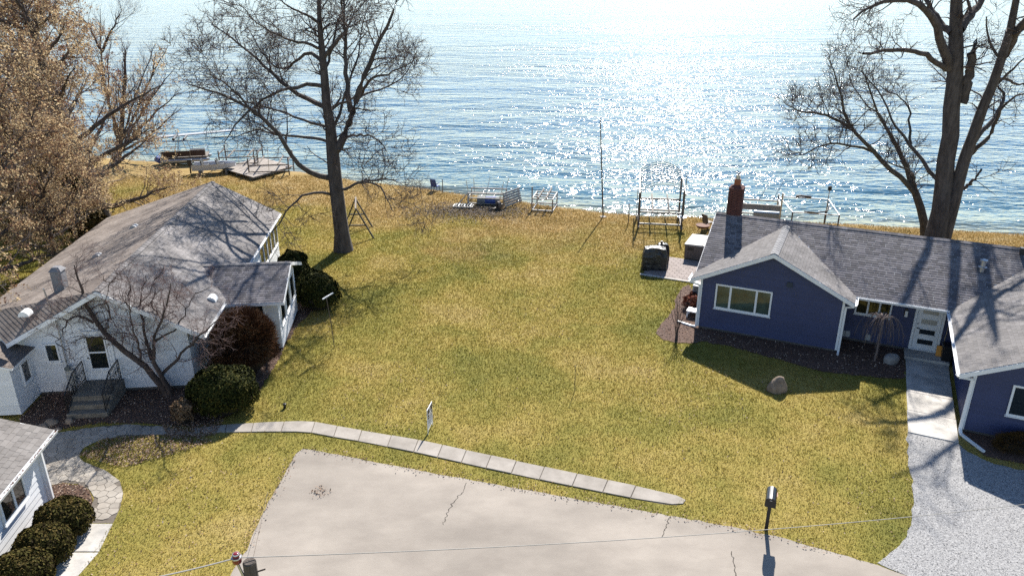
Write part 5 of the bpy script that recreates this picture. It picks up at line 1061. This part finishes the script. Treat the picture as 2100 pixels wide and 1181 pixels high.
# small frame lift
ps_ = G(1091, 433); SF = Frame(ps_, 12.); sl_ = thing('watercraft_lift', 'low square aluminium lift frame on the beach', 'boat lift', tuple(ps_), SF.rz)
bars(sl_, 'base_rail', [((0, 0, .08), (1.45, 0, .08)), ((0, 2.0, .06), (1.45, 2.0, .06)), ((0, 0, .06), (0, 2.0, .06)), ((1.45, 0, .06), (1.45, 2.0, .06))], .09, M_ALU)
bars(sl_, 'post', [((0, 0, -.05), (0, 0, 1.75)), ((1.45, 0, -.05), (1.45, 0, .95)), ((0, 2, -.3), (0, 2, .95)), ((1.45, 2, -.3), (1.45, 2, .95))], .08, M_ALU)
bars(sl_, 'top_rail', [((0, 0, .9), (1.45, 0, .9)), ((0, 2, .9), (1.45, 2, .9)), ((0, 0, .9), (0, 2, .9)), ((1.45, 0, .9), (1.45, 2, .9)), ((0, .7, .88), (1.45, .7, .88)), ((0, 1.3, .88), (1.45, 1.3, .88))], .07, M_ALU); bars(sl_, 'bunk', [((.45, -.1, .99), (.45, 2.2, 1.05)), ((1.0, -.1, .99), (1.0, 2.3, 1.12))], .09, M_WOOD)
MB().lathe([(.05, 0), (.16, .01), (.16, .05), (.05, .06)], (0, -.08, .55), 12).build('winch', M_RUST, sl_)
# dock pile
pd = G(948, 424); DF = Frame(pd, 8.); hoist = thing('boat_hoist', 'weathered boat hoist frame with upright guide poles on the beach', 'boat lift', tuple(DF.w(.3, .6)), DF.rz)
bars(hoist, 'rail', [((0, 0, .5), (2.6, 0, .5)), ((0, 1.5, .5), (2.6, 1.5, .5)), ((0, 0, .85), (2.6, 0, .85)), ((0, 1.5, .85), (2.6, 1.5, .85)), ((0, 0, .12), (2.6, 0, .12))], .08, M_ALU)
bars(hoist, 'cross_rail', [((x, 0, .5), (x, 1.5, .5)) for x in (0, .9, 1.8, 2.6)], .07, M_ALU); bars(hoist, 'post', [((x, y, -.3 if y else -.05), (x, y, .9)) for x in (0, 2.6) for y in (0, 1.5)], .08, M_STEEL)
bars(hoist, 'guide_pole', [((.1, .1, .5), (-.15, .2, 1.75)), ((.2, 1.5, .5), (.15, 1.6, 1.6)), ((1.1, 1.5, .5), (1.35, 1.7, 1.7)), ((1.3, 0, .6), (1.5, .2, 1.65)), ((2.3, 0, .3), (2.6, .1, 1.75)), ((2.5, 1.5, .5), (2.75, 1.6, 1.7))], .04, M_STEEL); bars(hoist, 'brace', [((-.7, -.7, .05), (-.05, 0, .8)), ((.2, -.6, .1), (-.0, .1, .85))], .05, M_ALU)
drum = thing('blue_barrel', 'blue and grey float barrel lying under the hoist frame', 'barrel', tuple(DF.w(1.75, .85, .3)), DF.rz); MB().tube([(-.8, 0, 0), (-.78, 0, 0), (.78, 0, 0), (.8, 0, 0)], [.2, .3, .3, .2], 16).build('shell', mat('grey_float', (.16, .18, .2), .5, (.24, .26, .28), 3), drum, smooth=False); MB().tube([(-.2, 0, 0), (.55, 0, 0)], .306, 16).build('blue_band', M_DEEPBLUE, drum)
panel = thing('dock_section', 'slatted grey dock section standing on edge beside the hoist', 'dock section', tuple(DF.w(3.15, -.05)), DF.rz + R(62))
for k in range(6): MB().hexa([(0, 0 + .04 * k, .1 + k * .17), (2.0, 0 + .04 * k, .1 + k * .17), (2.0, .035 + .04 * k, .1 + k * .17), (0, .035 + .04 * k, .1 + k * .17), (0, .03 + .04 * k, .23 + k * .17), (2.0, .03 + .04 * k, .23 + k * .17), (2.0, .065 + .04 * k, .23 + k * .17), (0, .065 + .04 * k, .23 + k * .17)]).build('plank', M_ALU, panel)
bars(panel, 'frame_bar', [((.1, .05, -.03), (.1, .33, 1.12)), ((1.9, .05, -.1), (1.9, .33, 1.12))], .06, M_STEEL)
rack = thing('roller_rack', 'low aluminium frame lying flat on the gravelly beach', 'frame', tuple(DF.w(-.55, -.55)), DF.rz); bars(rack, 'rail', [((0, 0, .12), (1.35, 0, .12)), ((0, .7, .12), (1.35, .7, .12)), ((0, 0, .12), (0, .7, .12)), ((1.35, 0, .12), (1.35, .7, .12))], .09, M_ALU)
for k in range(6): MB().tube([(.15 + k * .21, .03, .16), (.15 + k * .21, .67, .16)], .06, 8).build('roller', M_STEEL if k % 2 else M_BLACK, rack)
for x in (.05, 1.3): MB().box(x - .05, x + .05, -.04, .74, -.02, .075).build('foot', M_BLACK, rack)
wheel = thing('rope_reel', 'brown rope reel and coiled rope at the hoist corner', 'rope reel', tuple(DF.w(2.7, -.35, .0)), DF.rz + R(30)); MB().tube([(-.1, 0, .3), (.1, 0, .3)], .3, 16).build('flange', M_RUST, wheel); MB().tube([(-.12, 0, .3), (.12, 0, .3)], .15, 12).build('hub', M_BLACK, wheel); MB().tube([(.25 * math.cos(a) - .5, .25 * math.sin(a) - .1, .04 + .012 * a) for a in np.linspace(0, 18, 60)], .03, 5).build('rope', M_DARKV, wheel)
# lifts behind the navy house
pr1 = G(1492, 452); RF = Frame(pr1, 14.); l2 = thing('boat_lift', 'aluminium boat lift with wide silver side panels behind the chimney', 'boat lift', tuple(pr1), RF.rz)
MB().box(0, 3.3, -.03, .03, .85, 1.25).build('upper_panel', M_ALU, l2); MB().box(1.6, 3.25, -.3, .2, .35, .78).build('float_tank', mat('blue_grey_metal', (.3, .36, .42), .35, (.4, .45, .5), 4, metal=.5), l2, bevel=.04); MB().box(1.6, 3.1, -.33, -.05, .0, .3).build('bunk_board', mat('brown_board', (.22, .11, .05), .8, (.3, .17, .09), 5), l2)
bars(l2, 'post', [((0, 0, -.1), (0, 0, 1.9)), ((3.3, 0, -.1), (3.3, 0, 2.1)), ((0, 2.4, -.8), (0, 2.4, 1.4)), ((3.3, 2.4, -.8), (3.3, 2.4, 1.4))], .1, M_STEEL); bars(l2, 'rail', [((0, 0, .6), (1.6, 0, .6)), ((0, 2.4, .9), (3.3, 2.4, .9)), ((0, 0, 1.1), (0, 2.4, 1.1)), ((3.3, 0, 1.1), (3.3, 2.4, 1.1)), ((0, 0, .25), (1.6, 0, .25))], .09, M_ALU)
bars(l2, 'guide_rod', [((2.0, 2.2, .9), (2.7, 2.9, 2.2)), ((2.9, 2.2, .9), (3.6, 3.0, 2.3))], .03, M_STEEL)
pr2 = G(1600, 456); RF2 = Frame(pr2, 14.); l3 = thing('boat_lift', 'open metal pipe boat lift with a black capped post behind the navy roof', 'boat lift', tuple(pr2), RF2.rz)
bars(l3, 'rail', [((0, 2.0, 1.25), (3.1, 2.0, 1.25)), ((.7, 0, .75), (3.6, 0, .75)), ((-.1, 2.0, 1.25), (.7, 0, .75)), ((3.1, 2.0, 1.25), (3.6, 0, .75))], .06, M_STEEL); bars(l3, 'post', [((-.1, 2, -.6), (-.1, 2, 1.25)), ((3.1, 2, -.6), (3.1, 2, 1.25)), ((.7, 0, -.1), (.7, 0, .75)), ((3.6, 0, -.1), (3.6, 0, .75)), ((2.9, 1.0, -.3), (2.9, 1.0, .75))], .08, M_RUST)
MB().tube([(3.0, 1.6, -.3), (3.02, 1.6, 2.0)], .03, 8).build('guide_post', M_STEEL, l3); MB().lathe([(.05, 0), (.13, .05), (.13, .28), (.05, .33)], (3.02, 1.6, 1.95), 10).build('cap', M_BLACK, l3); MB().tube([(1.0, 2, 1.33), (1.3, 2, 1.38), (1.7, 2, 1.36), (2.0, 2, 1.33)], .08, 8).build('pad', M_DARKV, l3); MB().tube([(1.4, 0, .85), (2.2, .05, .8), (2.9, .4, .86), (3.1, 1.2, 1.0)], .05, 8).build('hose', M_DARKV, l3)
# left shore: pontoon boat, fishing boat, dock and lifts
def boat(name, label, base, yaw, L, Bm, m_hull, m_in, z0=.25):
    t = thing(name, label, 'boat', (base[0], base[1], z0), R(yaw)); n_ = 9; secs = []
    for i in range(n_):
        f = i / (n_ - 1); wv = Bm / 2 * (1 if f < .5 else math.cos((f - .5) / .5 * 1.25)); ke = .0 + .25 * max(0, f - .6) / .4; x = f * L; secs.append([(x, -wv, .62), (x, -wv * .8, ke + .12), (x, 0, ke), (x, wv * .8, ke + .12), (x, wv, .62), (x, wv * .88, .60), (x, wv * .7, ke + .2), (x, 0, ke + .16), (x, -wv * .7, ke + .2), (x, -wv * .88, .60)])
    V_, F_ = [], []
    for s in secs: V_ += s
    for i in range(n_ - 1):
        for j in range(10): a = i * 10 + j; b_ = i * 10 + (j + 1) % 10; F_.append((a, b_, b_ + 10, a + 10))
    F_.append(tuple(range(10))); F_.append(tuple((n_ - 1) * 10 + j for j in range(10)))
    MB().add(V_, F_).build('hull', m_hull, t); 
    for f in (.25, .6): MB().box(f * L, f * L + .4, -Bm * .34, Bm * .34, .2, .52).build('seat', m_in, t, bevel=.03); 
    for f in (.25, .6): MB().hexa([(f * L - .08, -Bm * .3, .5), (f * L, -Bm * .3, .5), (f * L, Bm * .3, .5), (f * L - .08, Bm * .3, .5), (f * L - .2, -Bm * .3, .95), (f * L - .12, -Bm * .3, .95), (f * L - .12, Bm * .3, .95), (f * L - .2, Bm * .3, .95)]).build('backrest', m_in, t)
    MB().box(-.38, -.02, -.18, .18, .45, .98).bar((-.2, 0, .45), (-.25, 0, -.2), .12).build('outboard', M_BLACK, t, bevel=.03); return t
pg = G(398, 357); bo = boat('fishing_boat', 'open white fishing boat with dark seats pulled up beside the dock platform', pg, 12, 3.4, 1.5, mat('boat_white', (.6, .62, .66), .35, (.66, .67, .7), 3), M_DARKV); 
for x in (.5, 2.6): MB().box(x, x + .15, -.8, .8, -.26, .12).build('cradle', M_WOOD, bo)
pg = G(330, 340); pon = thing('pontoon_boat', 'pontoon boat with dark rails and blue bow on shore behind the maples', 'boat', (pg[0], pg[1], .0), R(14)); pon.scale = (.85, .85, .85)
for y in (0, 1.9): MB().tube([(0, y, .42), (.3, y, .4), (4.3, y, .4), (4.8, y, .5)], [.1, .3, .3, .08], 12).build('pontoon', M_STEEL, pon)
MB().box(.1, 4.6, -.2, 2.1, .72, .82).build('deck', M_WOOD, pon); bars(pon, 'rail', [((.2, y, 1.5), (4.5, y, 1.5)) for y in (-.15, 2.05)] + [((x, -.15, 1.5), (x, 2.05, 1.5)) for x in (.2, 4.5)], .05, M_STEEL); bars(pon, 'rail_post', [((x, y, .82), (x, y, 1.5)) for x in (.2, 1.6, 3.0, 4.5) for y in (-.15, 2.05)], .04, M_STEEL)
MB().box(.25, 4.45, -.17, -.13, .86, 1.42).build('side_panel', mat('maroon_panel', (.03, .01, .012), .5, (.05, .02, .02), 3), pon); MB().box(.3, 1.5, .1, .7, .82, 1.25).box(2.8, 4.2, 1.3, 1.95, .82, 1.25).build('bench', M_DARKV, pon); MB().tube([(.0, -.05, .5), (-.35, .4, .55), (-.35, 1.2, .55)], .28, 10).build('blue_bumper', M_DEEPBLUE, pon)
bars(pon, 'awning_pole', [((1.4, y, .82), (1.9, y, 2.6)) for y in (-.1, 2.0)] + [((2.9, y, .82), (2.4, y, 2.6)) for y in (-.1, 2.0)], .05, M_STEEL); MB().tube([(1.6, -.1, 2.62), (1.6, 2.0, 2.62)], .14, 8).tube([(2.6, -.1, 2.6), (2.6, 2.0, 2.6)], .12, 8).build('folded_awning', M_DARKV, pon)
dkc = [G(452, 352), G(520, 372), G(602, 352), G(535, 330)]; dc_ = (dkc[0] + dkc[1] + dkc[2] + dkc[3]) / 4; dkt = thing('dock_platform', 'pale plank dock sections stacked flat on the shore', 'dock', tuple(dkc[0])); e1, e2 = dkc[1] - dkc[0], dkc[3] - dkc[0]
for k in range(16):
    f0, f1 = k / 16 + .004, (k + 1) / 16 - .004; q = [e2 * f0, e1 + e2 * f0, e1 + e2 * f1, e2 * f1]; MB().prism([(p[0], p[1]) for p in q], .25, .33).build('plank', mat('pale_plank', (.36, .31, .265), .85, (.48, .42, .37), 3, obj=.12), dkt)
for f in (.1, .5, .9): MB().bar(e1 * f + np.array([0, 0, .12]), e1 * f + e2 + np.array([0, 0, .12]), .1, .24).build('bearer', M_WOOD, dkt)
for i, (x, y, w_, l_) in enumerate(((452, 345, 3.2, 2.6), (512, 362, 3.2, 2.8))):
    p = G(x, y); t = thing('lift_frame', ('bare boat lift frame standing over the dock planks', 'bare boat lift frame at the lawn end of the dock planks')[i], 'boat lift', tuple(p), R(8)); bars(t, 'post', [((a, b_, -.3), (a, b_, 1.5)) for a in (0, w_) for b_ in (0, l_)], .09, M_RUST); bars(t, 'rail', [((0, 0, .9), (w_, 0, .9)), ((0, l_, .9), (w_, l_, .9)), ((0, 0, .35), (w_, 0, .35)), ((0, 0, 1.2), (0, l_, 1.2)), ((w_, 0, 1.2), (w_, l_, 1.2))], .08, M_RUST)
    bars(t, 'bunk', [((.8, -.3, 1.0), (.8, l_ + .3, 1.0)), ((w_ - .8, -.3, 1.0), (w_ - .8, l_ + .3, 1.0))], .09, M_WOOD); bars(t, 'guide_pole', [((w_ * .5, 0, .4), (w_ * .5 + .1, 0, 2.4)), ((.2, l_, .4), (.1, l_, 2.5))], .035, M_STEEL)
ppz = thing('dock_pipe_stack', 'long white dock walkway reaching into the lake behind the maples', 'dock', tuple(G(300, 296, -.38)), R(32)); MB().box(0, 9, 0, .9, .45, .55).build('deck', M_GREYP, ppz)
for k in range(4):
    for y in (0, .9): MB().bar((.3 + k * 2.8, y, -.8), (.3 + k * 2.8, y, 1.0), .06).build('post', M_STEEL, ppz)

# ================================================================== UTILITY POLE AND WIRES
dpt = 11.6; ptop = CAM + ray(511, 1150) * dpt; up_ = thing('utility_pole', 'weathered wooden utility pole with red insulator at the lawn edge', 'pole', (ptop[0], ptop[1], 0)); hz = ptop[2]
MB().tube([(0, 0, -.2), (0, 0, hz * .5), (0, 0, hz - .02), (0, 0, hz)], [.14, .115, .1, .085], 14).build('shaft', mat('pole_wood', (.05, .042, .036), .95, (.16, .13, .11), 7, bump=.02, stretch=(1, 1, .12)), up_)
pin = CAM + ray(485, 1143) * (dpt - .05) - np.array([ptop[0], ptop[1], 0]); MB().tube([(-.06, -.05, hz - .6), (-.1, -.05, hz - .25), tuple(pin - np.array([0, 0, .1]))], .022, 8).build('bracket', M_STEEL, up_)
ins_ = MB().lathe([(.035, -.1), (.07, -.08), (.075, .0), (.05, .03), (.065, .05), (.04, .085)], tuple(pin), 14).build('insulator', mat('red_ceramic', (.25, .02, .025), .15, coat=.5), up_, smooth=True); MB().lathe([(.078, -.012), (.082, .0), (.078, .012)], tuple(pin + np.array([0, 0, .01])), 14).lathe([(.05, .03), (.056, .045), (.05, .06)], tuple(pin + np.array([0, 0, .02])), 14).build('wire_wrap', M_STEEL, ins_)
MB().tube([(.1, 0, hz - .2), (.22, .02, hz - .17)], .014, 6).build('step_peg', M_RUST, up_)
wp = pin + np.array([ptop[0], ptop[1], 0])
def wire(a, b_, sag, r, m, label):
    a, b_ = np.array(a), np.array(b_); pts = [a + (b_ - a) * t - np.array([0, 0, sag * 4 * t * (1 - t)]) for t in np.linspace(0, 1, 28)]; tag(MB().tube(pts, r, 5).build('overhead_wire', m, None), label, 'wire')
M_WIRE = mat('wire_metal', (.36, .34, .31), .6)
far = CAM + ray(2250, 1015) * 17.5; wire(wp, far, .25, .0075, M_WIRE, 'thin overhead wire running from the red insulator across the road'); l_end = CAM + ray(230, 1200) * 10.5; wire(wp, l_end, .03, .012, M_WIRE, 'thick overhead cable leaving the red insulator over the near lawn')
wire(wp + np.array([.2, .05, -.15]), G(549, 1009) + np.array([0, 0, .02]), .0, .005, M_RUST, 'thin guy wire from the utility pole down to the asphalt edge')

# ================================================================== LEAF LITTER, GRAVEL, GRASS
holes = [np.array(q) for q in (road_poly, grav_poly, path_poly, bedB, bedG, bedW, bedS)] + [np.array([tuple(p) for p in lo] + [tuple(p) for p in reversed(up)])] + [np.array([BF.w(*q)[:2] for q in ((8.72, -5.75), (10.42, -5.75), (10.42, 1.6), (8.7, 1.6))]), np.array([BF.w(*q)[:2] for q in ((0, 0), (6, 0), (6, 1.5), (10.5, 1.5), (10.5, -4.8), (17, -4.8), (17, 7.3), (0, 7.3))]), np.array([WF.w(*q)[:2] for q in ((-8.3, 0), (-5.8, -1.5), (0, 0), (0, 3.1), (2.85, 3.1), (2.85, 7.3), (.6, 7.3), (.6, 15.4), (-8.3, 15.4))]), np.array([BF.w(*q)[:2] for q in ((PU0, PV0 - .1), (PU1, PV0 - .1), (PU1, PV1), (PU0, PV1))]), np.array(gpoly([(171, 1074), (231, 1074), (152, 1190), (80, 1290), (0, 1290), (92, 1190)])), np.array([GF.w(*q)[:2] for q in ((0, 0), (0, -7), (-6, -7), (-6, 0))])]
def free(P):
    ok = P[:, 1] < np.interp(P[:, 0], sx, sy) - 1.1
    for h in holes: ok &= ~inpoly(P, h)
    return ok
def visible(P):                                       # ground points inside the picture, with a margin
    dx, dy, dz = P[:, 0], P[:, 1], -CH; f = dy * FW[1] + dz * FW[2]; u = dx / f * F + 1050; v = 590.5 - (dy * UP[1] + dz * UP[2]) / f * F; return (u > -60) & (u < 2160) & (v < 1240)
def scatter(n_, x0, x1, y0, y1): return np.stack([RN.uniform(x0, x1, n_), RN.uniform(y0, y1, n_)], 1)
P = scatter(1500000, -32, 34, 15.4, 62); keep = RN.random(len(P)) < np.clip(1.25 - (P[:, 1] - 16) / 44, .25, 1); P = P[keep]; P = P[visible(P)]; P = P[free(P)]
N = len(P); a = RN.uniform(0, 6.28, N); h = RN.uniform(.025, .075, N) * (1 + (P[:, 1] - 16) / 60); wd = RN.uniform(.006, .014, N) * (1 + (P[:, 1] - 16) / 30); ln = RN.normal(0, .035, (N, 2))
z = np.zeros(N); c, s = np.cos(a), np.sin(a)
Vv = np.stack([np.stack([P[:, 0] - c * wd, P[:, 1] - s * wd, z - .005], 1), np.stack([P[:, 0] + c * wd, P[:, 1] + s * wd, z - .005], 1), np.stack([P[:, 0] + ln[:, 0], P[:, 1] + ln[:, 1], h], 1)], 1).reshape(-1, 3)
mgr = bpy.data.materials.new('grass_blade'); mgr.use_nodes = True; n = mgr.node_tree.nodes; l = mgr.node_tree.links; b = n['Principled BSDF']; b.inputs['Roughness'].default_value = .8; b.inputs['Specular IOR Level'].default_value = .1
c_, *_r = lawn_color(n, l); gi = n.new('ShaderNodeNewGeometry'); rp = n.new('ShaderNodeValToRGB'); e = rp.color_ramp.elements; e[0].color = (.78, .82, .68, 1); e[1].color = (1.55, 1.47, 1.42, 1); q = e.new(.55); q.color = (1.1, 1.08, .98, 1); l.new(gi.outputs['Random Per Island'], rp.inputs[0])
mx = n.new('ShaderNodeMix'); mx.data_type = 'RGBA'; mx.blend_type = 'MULTIPLY'; mx.inputs[0].default_value = 1; l.new(c_, mx.inputs['A']); l.new(rp.outputs[0], mx.inputs['B']); l.new(mx.outputs['Result'], b.inputs['Base Color'])
tl = n.new('ShaderNodeBsdfTranslucent'); l.new(mx.outputs['Result'], tl.inputs[0]); ms = n.new('ShaderNodeMixShader'); ms.inputs[0].default_value = .35; l.new(b.outputs[0], ms.inputs[1]); l.new(tl.outputs[0], ms.inputs[2]); l.new(ms.outputs[0], n['Material Output'].inputs[0])
gr_o = np_mesh('grass', Vv, np.arange(N * 3).reshape(-1, 3), mgr, kind='stuff'); tag(gr_o, 'short dormant olive and straw grass covering the lawn', 'grass')
print('grass blades', N)
def litter(name, label, P, size, m, cat, z0=.03):
    N = len(P); a = RN.uniform(0, 6.28, N); s = size * RN.uniform(.5, 1.3, N); ti = RN.normal(0, .5, (N, 2)); c3 = np.stack([P[:, 0], P[:, 1], z0 + RN.uniform(0, .03, N)], 1)
    ax = np.stack([np.cos(a), np.sin(a), ti[:, 0]], 1) * s[:, None]; bx_ = np.stack([-np.sin(a), np.cos(a), ti[:, 1]], 1) * (s * .6)[:, None]
    o = np_mesh(name, np.stack([c3 - ax, c3 - bx_, c3 + ax, c3 + bx_], 1).reshape(-1, 3), np.arange(N * 4).reshape(-1, 4), m, kind='stuff'); tag(o, label, cat); return o
M_LEAF = island_mat('fallen_leaf', [(.10, .05, .03), (.26, .155, .10), (.42, .29, .205), (.58, .46, .37)])
def inside(px_or_poly, n_): q = np.array(px_or_poly); Pq = scatter(n_, q[:, 0].min(), q[:, 0].max(), q[:, 1].min(), q[:, 1].max()); return Pq[inpoly(Pq, q)]
Pl = [inside(bedW, 22000), inside(bedS, 5000), inside(bedB, 9000), inside(gpoly([(160, 935), (215, 900), (330, 892), (400, 890), (440, 905), (330, 940), (250, 960)]), 5200), inside(gpoly([(330, 872), (460, 862), (440, 895), (350, 900)]), 2600)]
Pq = scatter(60000, -16, 14, 15.5, 45); den = RN.random(len(Pq)) < .05 + .22 * (np.sin(Pq[:, 0] * .55 + 1) * np.sin(Pq[:, 1] * .4 + .6) > .35); Pq = Pq[den]; Pl.append(Pq[free(Pq)])
# a leaf drift along the asphalt edges
rp_ = np.array(gpoly(road_px[:11] + road_px[18:])); 
for i in range(len(rp_) - 1):
    if np.linalg.norm(rp_[i + 1] - rp_[i]) > 6: continue
    k = int(np.linalg.norm(rp_[i + 1] - rp_[i]) * 34); t = RN.random(k)[:, None]; Pl.append(rp_[i] + (rp_[i + 1] - rp_[i]) * t + RN.normal(0, .11, (k, 2)))
Pl.append(np.array(G(657, 1008)[:2]) + RN.normal(0, .16, (70, 2)))
litter('fallen_leaves', 'brown fallen leaves and bark scattered over beds and lawn', np.concatenate(Pl), .029, M_LEAF, 'leaves')
Pd = np.array(G(975, 432)[:2]) + RN.normal(0, 1, (9000, 2)) * np.array([2.1, 1.1]); Pd = Pd[free(Pd)]; litter('beach_debris', 'grey weed and twig debris on the lawn before the hoist', Pd, .045, island_mat('debris', [(.09, .07, .06), (.24, .2, .18), (.42, .37, .33)]), 'debris')
Pg = inside(grav_poly, 30000); Pg = Pg[visible(Pg)]; N = len(Pg); s = RN.uniform(.012, .03, N); oc = np.array([(1, 0, 0), (0, 1, 0), (-1, 0, 0), (0, -1, 0), (0, 0, .8)]); Rz = RN.uniform(0, 6.28, N)
X = oc[None, :, 0] * np.cos(Rz)[:, None] - oc[None, :, 1] * np.sin(Rz)[:, None]; Y = oc[None, :, 0] * np.sin(Rz)[:, None] + oc[None, :, 1] * np.cos(Rz)[:, None]; jj = RN.uniform(.7, 1.2, (N, 5))
Vv = np.stack([Pg[:, :1] + X * s[:, None] * jj, Pg[:, 1:] + Y * s[:, None] * jj, .012 + oc[None, :, 2] * s[:, None] * jj], 2).reshape(-1, 3); Fv = (np.arange(N) * 5)[:, None, None] + np.array([(0, 1, 4), (1, 2, 4), (2, 3, 4), (3, 0, 4)])[None]
go = np_mesh('gravel', Vv, Fv.reshape(-1, 3), island_mat('gravel_stone', [(.14, .14, .145), (.31, .31, .315), (.44, .44, .44), (.56, .555, .55)]), kind='stuff'); tag(go, 'loose grey crushed stones on the driveway', 'gravel')
